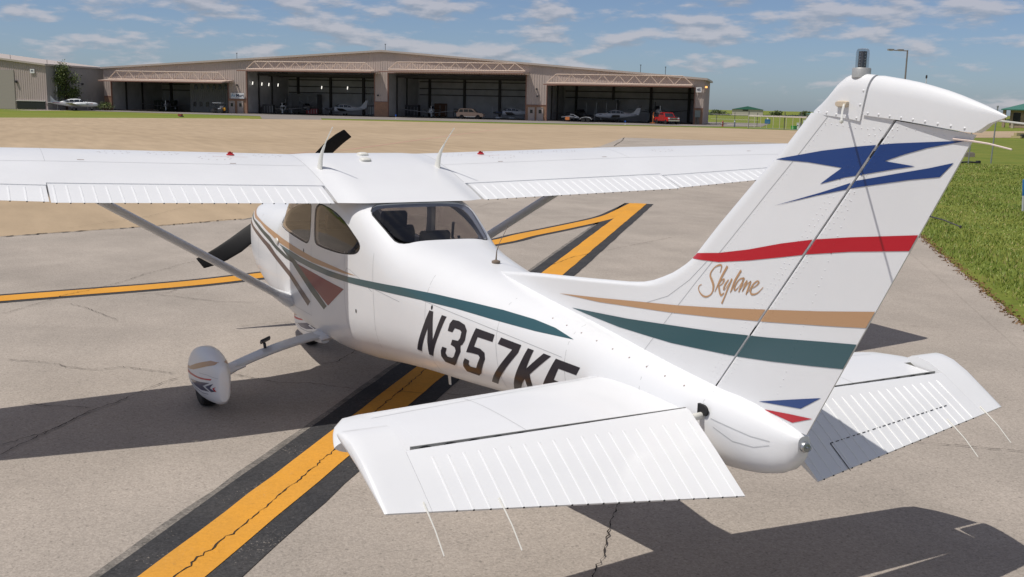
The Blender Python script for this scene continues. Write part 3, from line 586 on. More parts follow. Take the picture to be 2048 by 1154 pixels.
def surface(name, s, y0, y1, hinge, droop, spacing, gap=.006):
    m = MB(); rr = []
    def P(y, c, up): 
        x, yy, z = wpt(y, min(c, .9995), up); xh, _, zh = wpt(y, hinge, True); k = x-xh
        return (x+.004, yy, z-.003-k*droop)
    for y in ys(y0+gap, y1-gap, 6):
        yy = s*y; n = 6; up = [P(yy, hinge+.006+(1-hinge-.006)*i/n, True) for i in range(n+1)]; lo = [P(yy, 1-(1-hinge-.004)*i/n, False) for i in range(n+1)]
        a = up[0]; b = lo[-1]; nose = [((a[0]*(1-t)+b[0]*t)-.045*math.sin(math.pi*t)**.5, yy, a[2]*(1-t)+b[2]*t) for t in (.25, .5, .75)]
        rr.append(up+lo[:]+nose[::-1])
    m.loft(rr)
    n = int((y1-y0-.06)/spacing)
    for i in range(n+1):
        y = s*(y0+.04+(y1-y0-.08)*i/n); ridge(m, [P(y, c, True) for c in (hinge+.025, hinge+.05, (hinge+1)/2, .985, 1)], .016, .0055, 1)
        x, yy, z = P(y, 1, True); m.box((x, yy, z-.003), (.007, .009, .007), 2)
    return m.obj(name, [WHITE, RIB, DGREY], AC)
for s in (-1, 1):
    surface('flap', s, .64, YF, FH, .0, .086); surface('aileron', s, YF, YA, AH, -.02, .10)
    # dark gap under the trailing skin
# struts, with fairings
for s in (-1, 1):
    m = MB(); a, b = Vector((1.80, .575*s, .83)), Vector((2.12, 2.55*s, 2.03)); rr = []
    t = (b-a).normalized(); fx = Vector((1, 0, 0)); fx = (fx-t*fx.dot(t)).normalized(); up = t.cross(fx)
    for k in range(13):
        u = k/12; c = a.lerp(b, u); w = .066 if 0 < k < 12 else .07; h = .036
        if k < 2: w, h = .085-.01*k, .044-.006*k
        rr.append([c+fx*(w*math.cos(q)*(1.0 if math.cos(q) < 0 else 1.25))+up*(h*math.sin(q)) for q in [2*math.pi*i/16 for i in range(16)]])
    m.loft(rr); m.obj('wing_strut', mat('strut_paint', (.62, .63, .64), .3, coat=.4), AC)
    m = MB(); c0 = a.lerp(b, .06); m.loft([[c0+t*v+fx*(r_*.12*math.cos(q))+up*(r_*.05*math.sin(q)) for q in [2*math.pi*i/14 for i in range(14)]] for v, r_ in ((-.16, 1.3), (-.10, 1.15), (-.02, .85), (.06, .62), (.12, .56))]); m.obj('strut_fairing', WHITE, AC)
# antennas, fuel caps on the wing
for s in (-1, 1):
    y = .535*s; z0 = onwing(2.75, y); m = MB()
    rr = []
    for k, (dx, dz, w, h) in enumerate(((0, -.01, .055, .020), (.005, .02, .047, .017), (.03, .08, .038, .014), (.075, .14, .026, .011), (.135, .19, .014, .008), (.15, .20, .008, .006))):
        rr.append([(2.75+dx+w*math.cos(q), y+h*math.sin(q), z0+dz) for q in [2*math.pi*i/12 for i in range(12)]])
    m.loft(rr); m.tube([(2.88, y, z0+.19), (2.97, y, z0+.255), (3.10, y, z0+.345)], [.0055, .0048, .0042], 6); m.obj('whip_antenna', WHITE2, AC)
    m = MB(); x, yy = 2.31, 1.175*s; z0 = onwing(x, yy); m.lathe([(.032, -.003), (.034, .005), (.024, .011), (.010, .013)], (x, yy, z0), seg=16); m.box((x, yy, z0+.016), (.014, .04, .014)); m.lathe([(.010, .01), (.010, .028), (.004, .030)], (x-.01, yy, z0), seg=8); m.obj('fuel_cap', mat('fuel_cap_red', (.42, .012, .02), .4), AC)
for x, y in ((2.33, -.01), (2.58, -.075)):
    z0 = onwing(x, y); m = MB()
    m.loft([[(x+w*.5*math.copysign(abs(math.cos(q))**.8, math.cos(q)), y+l*math.copysign(abs(math.sin(q))**.7, math.sin(q)), z0+h) for q in [2*math.pi*i/20 for i in range(20)]] for w, l, h in ((.11, .05, -.004), (.11, .05, .008), (.085, .042, .02), (.03, .02, .025))]); m.obj('gps_antenna', WHITE2, AC)
m = MB(); m.lathe([(.03, -.012), (.03, .003), (.01, .01)], (4.88, .05, 1.595), seg=12); m.tube([(4.88, .05, 1.60), (4.89, .05, 1.67), (4.93, .05, 1.73), (5.05, .05, 1.86)], [.006, .0035, .0022, .0015], 6); m.obj('tail_whip_antenna', mat('antenna_brass', (.20, .15, .11), .4), AC)
m = MB(); m.loft([[(4.35+dx+w*math.cos(q), -.06+.006*math.sin(q), z) for q in [2*math.pi*i/8 for i in range(8)]] for dx, w, z in ((0, .03, .72), (.03, .02, .60))]); m.obj('belly_antenna', WHITE2, AC)

# ------------------------------------------------------------------ tailplane and elevators
HX = 7.315
def stle(y):
    a = abs(y)
    if a < 1.62: return 6.545+.150*(a-.18)/1.44
    k = (a-1.62)/.175; return 6.695+.25*k**2.2
def stab_ring(y, xr, f=1.0):
    le = stle(y); ch = 7.60-le; zc = 1.198+.006*(abs(y)>9); t = .085*(1-.15*abs(y)/1.8)*f; up, lo = [], []
    for i in range(17):
        x = le+(xr-le)*(1-math.cos(math.pi*i/32)); c = (x-le)/ch; h = 5*t*naca(max(c, 0))*ch*1.08; up.append((x, y, zc+h)); lo.append((x, y, zc-h))
    return up[::-1]+lo[1:]
sg_ = MB()
for s in (-1, 1):
    sg_.loft([stab_ring(s*y, HX) for y in ys(.10, 1.60, 10)]); sg_.loft([stab_ring(s*y, 7.085, f) for y, f in ((1.60, 1), (1.68, 1), (1.75, .99), (1.78, .94), (1.80, .86), (1.815, .74), (1.826, .55), (1.832, .25))])
sm_ = sg_.mesh('stab_solid', [WHITE]); SB = bvh_of(sm_)
dm = MB()
for s in (-1, 1):
    line(dm, SB, [(6.72, 1.05*s), (7.30, 1.0*s)], .003, 0, **kw); line(dm, SB, [(6.64, .20*s), (6.85, 1.58*s)], .003, 0, **kw)
    rivets(dm, SB, [(6.66, .24*s), (6.86, 1.55*s)], .035, 1, r=.003, h=.001, axis='z', sgn=1); rivets(dm, SB, [(6.9, 1.5*s), (7.28, 1.5*s)], .03, 1, r=.003, h=.001, axis='z', sgn=1); rivets(dm, SB, [(7.27, .2*s), (7.27, 1.5*s)], .035, 1, r=.003, h=.001, axis='z', sgn=1)
stab = bpy.data.objects.new('stabilizer', sm_); COL.objects.link(stab); stab.parent = AC; join_into(stab, dm.obj('marks', [SEAM, WHITE], fix=False))
# rear spar web with lightening holes seen through the gap
m = MB()
for s in (-1, 1): m.box((HX+.004, s*.86, 1.208), (.006, 1.44, .066))
for s in (-1, 1):
    for k in range(12): y = s*(.25+k*.115); m.add([(HX+.0085, y+.034*math.cos(a), 1.222+.016*math.sin(a)) for a in [i*math.pi/5 for i in range(10)]], [tuple(range(10))], 1, False)
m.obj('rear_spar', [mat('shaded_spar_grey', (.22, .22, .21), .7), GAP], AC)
def elev(s):
    m = MB(); A0, B0 = Vector((7.414, .215, 1.224)), Vector((7.340, 1.60, 1.204)); A1, B1 = Vector((7.85, .222, .988)), Vector((7.60, 1.78, 1.082))
    def sect(u, n0=None):
        yy = .215+1.395*u; h = A0.lerp(B0, u); h.y = yy; e = A1.lerp(B1, (yy-.222)/1.558); e.y = yy; r = .046-.016*u; d = (e-h); d.y = 0; d.normalize(); up = Vector((-d.z, 0, d.x)).normalized()
        if up.z < 0: up = -up
        out = []
        for k in range(7): a = math.pi/2+math.pi*k/6; out.append(h+up*(r*math.sin(a))+d*(r*math.cos(a)))   # nose, top to bottom
        out += [h.lerp(e, .5)-up*(r*.62), e-up*.004, e+up*.004, h.lerp(e, .5)+up*(r*.62)]
        return [(p.x, s*p.y, p.z) for p in out]
    m.loft([sect(u) for u in ys(0, 1, 8)])
    # horn with mass balance, runs forward past the stabilizer tip
    def horn(y, f, zf):
        e = A1.lerp(B1, (y-.222)/1.558); e.y = y; h = Vector((7.340, y, 1.204)); xf = 7.10+.02*(1-f)
        d = (e-h); d.y = 0; d.normalize(); up = Vector((-d.z, 0, d.x)); up = up if up.z > 0 else -up
        C_ = [(Vector((xf, y, 1.268)), 0), (Vector((xf+.02, y, 1.266)), .020), (Vector((xf+.06, y, 1.258)), .031), (Vector((xf+.13, y, 1.243)), .035), (h, .030), (h.lerp(e, .5), .030*.62), (e, .004)]
        up_ = [c+up*r*f for c, r in C_]; lo_ = [c-up*r*f for c, r in C_]; sp = lambda p: p.y+max(0, y-1.62)/.18*.035*max(0, 1-(p.x-7.1)/.5); return [(p.x, s*sp(p), p.z) for p in up_+lo_[::-1][:-1]]
    m.loft([horn(y, f, 0) for y, f in ((1.6115, 1), (1.66, 1), (1.74, 1), (1.78, .97), (1.793, .8), (1.799, .4))])
    for i in range(19):
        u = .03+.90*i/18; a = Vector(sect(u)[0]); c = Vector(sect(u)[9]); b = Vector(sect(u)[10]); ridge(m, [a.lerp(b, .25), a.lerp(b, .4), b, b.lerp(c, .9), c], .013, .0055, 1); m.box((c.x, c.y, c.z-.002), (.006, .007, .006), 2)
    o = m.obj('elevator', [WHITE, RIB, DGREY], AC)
    for y in (1.633, 1.32):
        u = (y-.215)/1.395; e = Vector(sect(min(u, 1))[9]); e.y = s*y; k = MB(); k.tube([e+Vector((-.04, 0, .028)), e+Vector((.01, 0, -.002)), e+Vector((.08, 0, -.045)), e+Vector((.165, .0, -.115))], [.0045, .0035, .0028, .0028], 6); k.obj('static_wick', WHITE2, o)
    if s > 0:
        T0 = [Vector(p) for p in ((7.70, .44, 1.108), (7.55, 1.455, 1.150))]; k = MB()
        def topz(x, y): 
            u = (y-.215)/1.395; h = A0.lerp(B0, u); e = A1.lerp(B1, (y-.222)/1.558); r = .046-.016*u; v = (x-h.x)/(e.x-h.x); return h.z+(e.z-h.z)*v+(r*(1-.76*v) if v < .5 else r*.62+(.004-r*.62)*(v-.5)*2)*1.12+.004
        def tl(p, q, w):
            n = 24
            for i in range(n):
                a = Vector((p[0]+(q[0]-p[0])*i/n, p[1]+(q[1]-p[1])*i/n)); b = Vector((p[0]+(q[0]-p[0])*(i+.62)/n, p[1]+(q[1]-p[1])*(i+.62)/n)); d = (b-a).normalized(); pr = Vector((-d.y, d.x))*w/2
                k.add([(v.x, v.y, topz(v.x, v.y)) for v in (a-pr, a+pr, b+pr, b-pr)], [(0, 1, 2, 3)], 0, False)
        tl((7.69, .44), (7.555, 1.42), .0035); tl((7.69, .44), (7.83, .44), .005); tl((7.83, .44), (7.69, .44), .005); k.obj('trim_tab_hinge', GAP, o, fix=False)
    return o
for s in (-1, 1): elev(s)
# ------------------------------------------------------------------ fin, rudder, tail cone
LEP = [(1.30, 5.02), (1.56, 5.04), (1.617, 5.526), (1.685, 6.18), (1.731, 6.596), (1.751, 6.72), (1.775, 6.81), (1.803, 6.885), (1.835, 6.965), (1.867, 7.025), (1.905, 7.09), (1.941, 7.139), (2.12, 7.316), (2.306, 7.513), (2.526, 7.752), (2.66, 7.88)]
def interp(z, P):
    for a, b in zip(P[:-1], P[1:]):
        if z <= b[0]: return a[1]+(b[1]-a[1])*(z-a[0])/(b[0]-a[0])
    return P[-1][1]
def hingex(z): return 7.362+(z-1.317)*.7437
def ztopf(x): return sec(min(x, 7.42))[3]
def finh(x, z):
    le = interp(z, LEP); hg = hingex(z); d = max(0, x-le); dr = .085+.10*max(0, min(1, (1.95-z)/.3)); f = math.sqrt(max(0, 1-(1-min(d/dr, 1))**2))
    h = .036-.006*max(0, (x-hg+.35)/.35)
    fl = .052*math.exp(-max(0, z-ztopf(x)+.02)/.045)*min(1, max(0, (x-5.15)/.6))*max(0, min(1, (7.45-x)/.35))
    return h*f+fl
m = MB(); rr = []
zs = [1.30, 1.36, 1.40, 1.44, 1.47, 1.50, 1.53, 1.55]+[1.56+.012*i for i in range(22)]+[1.84+.03*i for i in range(27)]+[2.640]
zs = sorted(z for z in zs if z <= 2.641)+[2.655]
for z in zs:
    le, hg = interp(z, LEP), hingex(z)-.004; q = []
    ss = [0, .0015, .004, .008, .014, .022, .032, .045, .06, .08]+[.1+.9*i/34 for i in range(35)]
    for s_ in ss: x = le+(hg-le)*s_; q.append((x, z))
    zt_ = lambda x: z-(.0) if z < 2.60 else z+(2.66-2.64)*max(0, (8.0-x)/.15)*0
    rr.append([(x, -max(finh(x, z), .0005), z) for x, z in q]+[(x, max(finh(x, z), .0005), z) for x, z in reversed(q)])
m.loft(rr); fmesh = m.mesh('fin_solid', [WHITE]); FNB = bvh_of(fmesh)
def rudP(s_, v, side):
    B = Vector((7.362+(7.977-7.362)*s_, 1.314+(1.278-1.314)*s_)); T = Vector((8.348+(8.682-8.348)*s_, 2.632+(2.590-2.632)*s_)); p = B.lerp(T, v)
    h = .031*(1-s_)+.0035; h *= math.sqrt(max(0, 1-(1-min(s_/.03, 1))**2))*.35+.65; return (p.x, side*h, p.y)
ssr = [0, .006, .015, .028, .045]+[.07+.93*i/16 for i in range(17)]
m = MB(); m.loft([[rudP(a, v, -1) for a in ssr]+[rudP(a, v, 1) for a in reversed(ssr)] for v in ys(0, 1, 24)]); rmesh = m.mesh('rudder_solid', [WHITE]); RB_ = bvh_of(rmesh)
def capring(x0, x1, zb, zt, h, shx=None):
    r_ = min(h, (zt-zb)*.9); pts = [(-h, 0), (-h, .25), (-h*.98, .6)]; out = []
    H = zt-zb
    P = [(-h, 0), (-h, max(0, H-r_*1.6)*.5), (-h*.985, max(0, H-r_*1.6))]+[(-h*math.cos(a)*.985, H-r_*1.6+r_*1.6*math.sin(a)) for a in [math.pi*i/16 for i in range(1, 16)]]+[(h*.985, max(0, H-r_*1.6)), (h, max(0, H-r_*1.6)*.5), (h, 0)]
    return [(x0+(x1-x0)*(q[1]/H if H > 0 else 0), q[0], zb+q[1]) for q in P]
m = MB()
m.loft([capring(a, b, zb, zt, h) for a, b, zb, zt, h in ((7.885, 7.888, 2.656, 2.665, .004), (7.90, 7.915, 2.655, 2.682, .016), (7.925, 7.95, 2.652, 2.705, .026), (7.955, 7.995, 2.650, 2.742, .034), (7.99, 8.035, 2.646, 2.782, .039), (8.04, 8.068, 2.642, 2.803, .040), (8.09, 8.11, 2.637, 2.813, .040), (8.135, 8.155, 2.632, 2.810, .040), (8.176, 8.208, 2.626, 2.805, .040))]); cf = m.mesh('cap_f', [WHITE]); CFB = bvh_of(cf)
m = MB()
m.loft([capring(a, b, zb, zt, h) for a, b, zb, zt, h in ((8.190, 8.219, 2.650, 2.802, .040), (8.235, 8.25, 2.646, 2.801, .040), (8.354, 8.355, 2.636, 2.786, .040), (8.42, 8.42, 2.629, 2.775, .039), (8.48, 8.48, 2.622, 2.762, .037), (8.55, 8.55, 2.613, 2.745, .034), (8.612, 8.612, 2.605, 2.727, .030), (8.66, 8.66, 2.599, 2.711, .025), (8.69, 8.69, 2.598, 2.701, .021), (8.715, 8.715, 2.612, 2.692, .017), (8.738, 8.738, 2.630, 2.683, .013), (8.764, 8.764, 2.641, 2.673, .009), (8.785, 8.785, 2.649, 2.664, .005), (8.799, 8.799, 2.655, 2.658, .002))]); cr_ = m.mesh('cap_r', [WHITE]); CRB = bvh_of(cr_)
B1 = [(7.705, 2.452), (7.982, 2.502), (8.166, 2.527), (8.351, 2.547), (8.659, 2.570), (8.497, 2.537), (8.40, 2.509), (8.309, 2.478), (8.445, 2.466), (8.361, 2.451), (8.201, 2.418), (8.112, 2.401), (7.982, 2.365), (8.044, 2.406), (8.096, 2.439), (7.906, 2.451)]
B2 = [(7.721, 2.251), (7.99, 2.331), (8.179, 2.393), (8.363, 2.433), (8.506, 2.463), (8.606, 2.488), (8.552, 2.433), (8.425, 2.414), (8.253, 2.381), (8.158, 2.362), (7.965, 2.316)]
RD = [(7.146, 1.938), (7.19, 1.970), (7.363, 1.994), (7.571, 2.038), (7.775, 2.091), (7.964, 2.132), (8.161, 2.165), (8.479, 2.211), (8.444, 2.146), (8.167, 2.107), (7.935, 2.065), (7.78, 2.031), (7.575, 1.988), (7.367, 1.951), (7.262, 1.944)]
TN = [(5.90, 1.550), (6.345, 1.6), (6.785, 1.654), (7.065, 1.688), (7.386, 1.734), (7.727, 1.788), (8.028, 1.836), (8.305, 1.885), (8.266, 1.811), (8.09, 1.784), (7.732, 1.733), (7.39, 1.687), (7.0, 1.640), (6.6, 1.601), (6.346, 1.576)]
GR = [(6.05, 1.490), (6.35, 1.513), (6.623, 1.535), (6.908, 1.565), (7.396, 1.618), (7.739, 1.663), (8.041, 1.708), (8.224, 1.734), (8.163, 1.617), (7.994, 1.591), (7.749, 1.556), (7.477, 1.524), (7.03, 1.487), (6.798, 1.480), (6.551, 1.474), (6.228, 1.482)]
B3 = [(7.685, 1.353), (7.89, 1.416), (8.05, 1.464), (7.939, 1.387)]; R3 = [(7.711, 1.324), (7.871, 1.345), (8.008, 1.360), (7.896, 1.311)]
SKY = [  # hand lettered name: stroke points with pen widths
([(7.250, 1.825), (7.231, 1.814), (7.229, 1.795), (7.251, 1.776), (7.283, 1.770), (7.314, 1.782), (7.334, 1.803), (7.339, 1.832), (7.327, 1.855), (7.312, 1.875), (7.316, 1.896), (7.341, 1.922), (7.370, 1.937), (7.389, 1.938), (7.389, 1.924), (7.382, 1.902)], [.003, .005, .006, .009, .009, .006, .008, .015, .016, .012, .007, .005, .008, .009, .006, .003]),
([(7.433, 1.941), (7.391, 1.878), (7.351, 1.805)], [.013, .012, .003]), ([(7.371, 1.837), (7.397, 1.868), (7.414, 1.876), (7.404, 1.855), (7.379, 1.838)], [.003, .004, .010, .006, .003]), ([(7.377, 1.840), (7.394, 1.798), (7.419, 1.813)], [.012, .012, .003]),
([(7.446, 1.879), (7.425, 1.855), (7.413, 1.829), (7.425, 1.832), (7.469, 1.887)], [.005, .010, .008, .003, .003]), ([(7.469, 1.887), (7.447, 1.845), (7.424, 1.795), (7.405, 1.758)], [.010, .009, .008, .010]),
([(7.529, 1.936), (7.488, 1.878), (7.462, 1.820)], [.011, .011, .004]), ([(7.462, 1.822), (7.495, 1.862)], [.003, .003]),
([(7.551, 1.903), (7.520, 1.892), (7.491, 1.856), (7.492, 1.836), (7.519, 1.858), (7.548, 1.896)], [.009, .005, .010, .007, .003, .003]), ([(7.552, 1.905), (7.535, 1.866), (7.519, 1.832)], [.010, .010, .006]),
([(7.519, 1.836), (7.545, 1.866), (7.573, 1.896)], [.003, .003, .006]), ([(7.573, 1.894), (7.556, 1.862), (7.543, 1.839)], [.009, .009, .005]), ([(7.545, 1.842), (7.572, 1.876), (7.597, 1.896)], [.003, .003, .006]), ([(7.597, 1.896), (7.583, 1.862), (7.569, 1.829)], [.010, .010, .006]), ([(7.571, 1.834), (7.600, 1.863)], [.003, .003]),
([(7.602, 1.863), (7.632, 1.880), (7.650, 1.899), (7.638, 1.903), (7.612, 1.882), (7.598, 1.855), (7.607, 1.838), (7.642, 1.848), (7.680, 1.882)], [.003, .005, .009, .006, .008, .012, .010, .005, .003])]
OV = [(B1, 0), (B2, 0), (RD, 1), (TN, 2), (GR, 3), (B3, 0), (R3, 1)]
fd, rd = MB(), MB()
clipx = lambda poly, a, b: poly
for sgn in (-1, 1):
    for poly, mi in ((B1, 0), (B2, 0), (RD, 1), (TN, 2), (GR, 3), (B3, 0), (R3, 1)):
        hn = Vector((1, -.7437)).normalized(); h0 = (hingex(1.317)-.0075, 1.317); h1 = (7.362+.003, 1.314)
        project(fd, FNB, poly, mi, sgn=sgn, off=.002, straight=True, step=.03, clip=[(h0, tuple(hn))]); project(rd, RB_, poly, mi, sgn=sgn, off=.002, straight=True, step=.03, clip=[(h1, tuple(Vector((-1, .7485)).normalized())), ((7.976, 1.278), tuple(Vector((1.0, -.5365)).normalized()))], cuts=[((7.362+k, 1.314), tuple(Vector((-1, .7485)).normalized())) for k in (.006, .009, .013, .018, .024, .032)])
    for pts, w in SKY:
        pp = catmull(pts, 5); ww = []
        for i in range(len(pp)): t = i/5; k = min(int(t), len(w)-2); ww.append(w[k]+(w[k+1]-w[k])*(t-k))
        if sgn > 0: pp = [(14.90-p[0], p[1]) for p in pp]
        for q in stripquads(pp, ww): project(fd, FNB, q, 2, sgn=sgn, off=.002, step=.2)
    line(fd, FNB, [(8.000, 2.64), (7.856, 2.488), (7.680, 2.312), (7.539, 2.168), (7.20, 1.825), (6.985, 1.60), (6.80, 1.40)], .0028, 4, sgn=sgn, off=.0010)
    line(fd, FNB, [(6.55, 1.60), (6.80, 1.655), (6.98, 1.72), (7.15, 1.83), (7.30, 1.96)], .0024, 4, sgn=sgn, off=.0010)
    rivets(fd, FNB, [(8.012, 2.63), (7.868, 2.478), (7.692, 2.302), (7.551, 2.158), (7.212, 1.815), (6.93, 1.53)], .030, 5, r=.003, h=.0012, sgn=sgn, over=OV)
    for dx in (.045, .075): rivets(fd, FNB, [(hingex(z)-dx, z) for z in (2.60, 2.0, 1.36)], .032, 5, r=.0033, h=.0016, sgn=sgn, over=OV)
    rivets(fd, FNB, [(7.99, 2.615), (8.15, 2.600), (8.30, 2.595)], .032, 5, r=.0033, h=.0016, sgn=sgn, over=OV); rivets(fd, FNB, [(7.46, 1.98), (7.60, 1.84)], .03, 5, r=.003, h=.0014, sgn=sgn, over=OV); rivets(fd, FNB, [(7.0, 1.46), (7.34, 1.36)], .032, 5, r=.003, h=.0014, sgn=sgn, over=OV)
    for dx in (.022, .045): rivets(rd, RB_, [(hingex(z)+dx, z) for z in (1.34, 2.0, 2.60)], .032, 5, r=.0033, h=.0016, sgn=sgn, over=OV)
    rivets(rd, RB_, [(7.80, 1.42), (8.113, 2.206), (8.22, 2.47)], .040, 5, r=.0036, h=.0017, sgn=sgn, over=OV)
    rivets(rd, RB_, [(8.36, 2.61), (8.66, 2.57)], .04, 5, r=.003, h=.0014, sgn=sgn, over=OV); rivets(rd, RB_, [(7.41, 1.335), (7.93, 1.30)], .025, 5, r=.003, h=.0014, sgn=sgn, over=OV)
    rivets(rd, RB_, [(7.66, 1.87), (7.80, 1.74)], .025, 5, r=.003, h=.0014, sgn=sgn, over=OV)
PM = [BLUE, RED, GOLD, TEAL, SEAM, WHITE]
fin_ = bpy.data.objects.new('fin', fmesh); COL.objects.link(fin_); fin_.parent = AC; join_into(fin_, fd.obj('p', PM, fix=False))
rud = bpy.data.objects.new('rudder', rmesh); COL.objects.link(rud); rud.parent = AC; join_into(rud, rd.obj('p', PM, fix=False))
for me_, nm, par, bv, pts in ((cf, 'fin_tip', fin_, CFB, [(7.94, 2.662), (8.16, 2.638), (8.175, 2.70), (8.19, 2.78)]), (cr_, 'rudder_tip', rud, CRB, [(8.215, 2.658), (8.40, 2.642), (8.66, 2.612)])):
    o = bpy.data.objects.new(nm, me_); COL.objects.link(o); o.parent = par; k = MB()
    for sgn in (-1, 1): rivets(k, bv, pts, .055, 0, r=.0055, h=.003, sgn=sgn)
    join_into(o, k.obj('r', [WHITE], fix=False))
m = MB(); m.prism([(7.358, 1.33), (8.33, 2.632), (8.375, 2.632), (7.40, 1.33)], -.018, .018); m.obj('rudder_hinge_gap', GAP, AC)
m = MB()
for z in (2.55, 2.50, 1.68, 1.66, 1.365): m = MB(); m.box((hingex(z)-.002, -.022, z), (.016, .012, .03), 0, Matrix.Rotation(R(36), 3, 'Y')); m.obj('hinge_bracket', GAP, AC)
# beacon
m = MB(); m.lathe([(.036, 2.795), (.036, 2.829), (.034, 2.833), (.02, 2.834)], (8.128, 0, 0), seg=24); bc = m.obj('beacon', mat('beacon_base_metal', (.50, .50, .48), .45, metal=.5), AC)
m = MB(); m.lathe([(.0265, 2.833), (.026, 2.890), (.0245, 2.900), (.020, 2.906), (.008, 2.908), (.001, 2.908)], (8.128, 0, 0), seg=24); m.obj('lens', glass('beacon_lens', (.74, .75, .76), 1.6), bc)
m = MB(); m.box((8.128, 0, 2.866), (.022, .022, .062))
for k in range(4):
    for j in range(5):
        a = k*math.pi/2; m.box((8.128+.012*math.cos(a), .012*math.sin(a), 2.843+.011*j), (.005, .005, .005), 1)
m.obj('led_column', [mat('led_board', (.09, .085, .08), .5), STEEL], bc)
# navigation whiskers on the fin tip
for s in (-1, 1):
    m = MB(); m.loft([[(8.085+.030*math.copysign(abs(math.cos(q))**.5, math.cos(q)), s*(.038+d), 2.692+.013*k*math.copysign(abs(math.sin(q))**.5, math.sin(q))) for q in [2*math.pi*i/16 for i in range(16)]] for d, k in ((-.005, 1), (.012, 1), (.018, .7))]); b_ = m.obj('whisker_base', mat('aged_plastic', (.56, .47, .36), .5), fin_)
    m = MB(); m.tube([(8.10, s*.052, 2.690), (8.30, s*.26, 2.662), (8.527, s*.49, 2.628)], [.0045, .004, .004], 6); m.lathe([(.001, -.007), (.007, -.003), (.007, .004), (.001, .008)], (8.527, s*.49, 2.628), seg=8); m.obj('whisker_antenna', WHITE2, b_)
# rudder wicks
m = MB(); m.tube([(8.60, -.014, 2.573), (8.66, -.010, 2.570), (8.74, -.004, 2.562), (8.83, 0, 2.546)], [.0045, .004, .0034, .003], 6); m.obj('static_wick', mat('wick_pink', (.70, .58, .53), .5), rud)
m = MB(); m.tube([(8.495, 0, 2.288), (8.58, 0, 2.279), (8.652, 0, 2.263)], [.0030, .0026, .0026], 6); m.lathe([(.001, -.006), (.0045, -.003), (.0045, .003), (.001, .006)], (8.655, 0, 2.262), seg=8); m.obj('static_wick', DGREY, rud)
# tail cone cap with navigation light
m = MB(); rr = []
for x, w, zb, zt in ((7.405, .1515, .989, 1.352), (7.47, .147, .990, 1.349), (7.56, .136, .997, 1.347), (7.66, .120, 1.010, 1.338), (7.76, .101, 1.032, 1.320), (7.85, .080, 1.062, 1.302), (7.915, .062, 1.10, 1.288), (7.95, .048, 1.14, 1.278), (7.965, .034, 1.175, 1.268)):
    zm = (zb+zt)/2+.015; q = []
    for k in range(48):
        a = 2*math.pi*(k+.5)/48; c, s = math.cos(a), math.sin(a); n_ = 2.5; q.append((x, w*math.copysign(abs(c)**(2/n_), c), zm+((zt-zm) if s > 0 else (zm-zb))*math.copysign(abs(s)**(2/n_), s)))
    rr.append(q)
m.loft(rr); tc_ = m.mesh('tc', [WHITE]); TCB = bvh_of(tc_)
k = MB()
for sgn in (-1, 1):
    line(k, TCB, [(7.50, 1.235), (7.62, 1.225), (7.74, 1.215), (7.84, 1.218)], .004, 0, sgn=sgn); line(k, TCB, [(7.52, 1.20), (7.64, 1.165), (7.76, 1.17), (7.84, 1.20)], .003, 0, sgn=sgn)
    line(k, TCB, [(7.425, 1.34), (7.42, 1.25)], .003, 0, sgn=sgn); rivets(k, TCB, [(7.43, 1.34), (7.43, 1.20)], .05, 1, r=.006, h=.003, sgn=sgn)
    m = MB(); m.lathe([(.012, -.006), (.024, -.006), (.026, .004), (.012, .006)], (7.462, sgn*.149, 1.262), 'y', 16); m.box((7.435, sgn*.146, 1.262), (.045, .014, .050)); m.obj('elevator_slot', GAP, AC)
    m = MB(); m.tube([(7.44, sgn*.13, 1.235), (7.455, sgn*.215, 1.235)], .017, 10); m.obj('torque_tube', WHITE2, AC)
tail = bpy.data.objects.new('tail_cone', tc_); COL.objects.link(tail); tail.parent = AC; join_into(tail, k.obj('l', [mat('cone_crease', (.52, .53, .54), .4), WHITE], fix=False))
m = MB(); m.lathe([(.001, 7.955), (.024, 7.957), (.024, 7.978), (.021, 7.983), (.019, 7.984)], (0, 0, 1.222), 'x', 24); tl_ = m.obj('tail_light', STEEL, tail)
m = MB(); m.lathe([(.019, 7.982), (.017, 7.994), (.011, 8.001), (.001, 8.004)], (0, 0, 1.222), 'x', 20); m.obj('lens', glass('light_lens', (.75, .78, .8), 1.4), tl_)
m = MB(); m.lathe([(.001, 7.983), (.007, 7.985), (.007, 7.992), (.001, 7.995)], (0, 0, 1.222), 'x', 12); m.obj('bulb', STEEL, tl_)
m = MB(); m.box((7.375, 0, 1.345), (.05, .05, .03)); m.box((7.44, 0, 1.322), (.10, .04, .03)); m.box((7.50, 0, 1.314), (.08, .05, .012)); m.obj('rudder_horn', DGREY, AC)
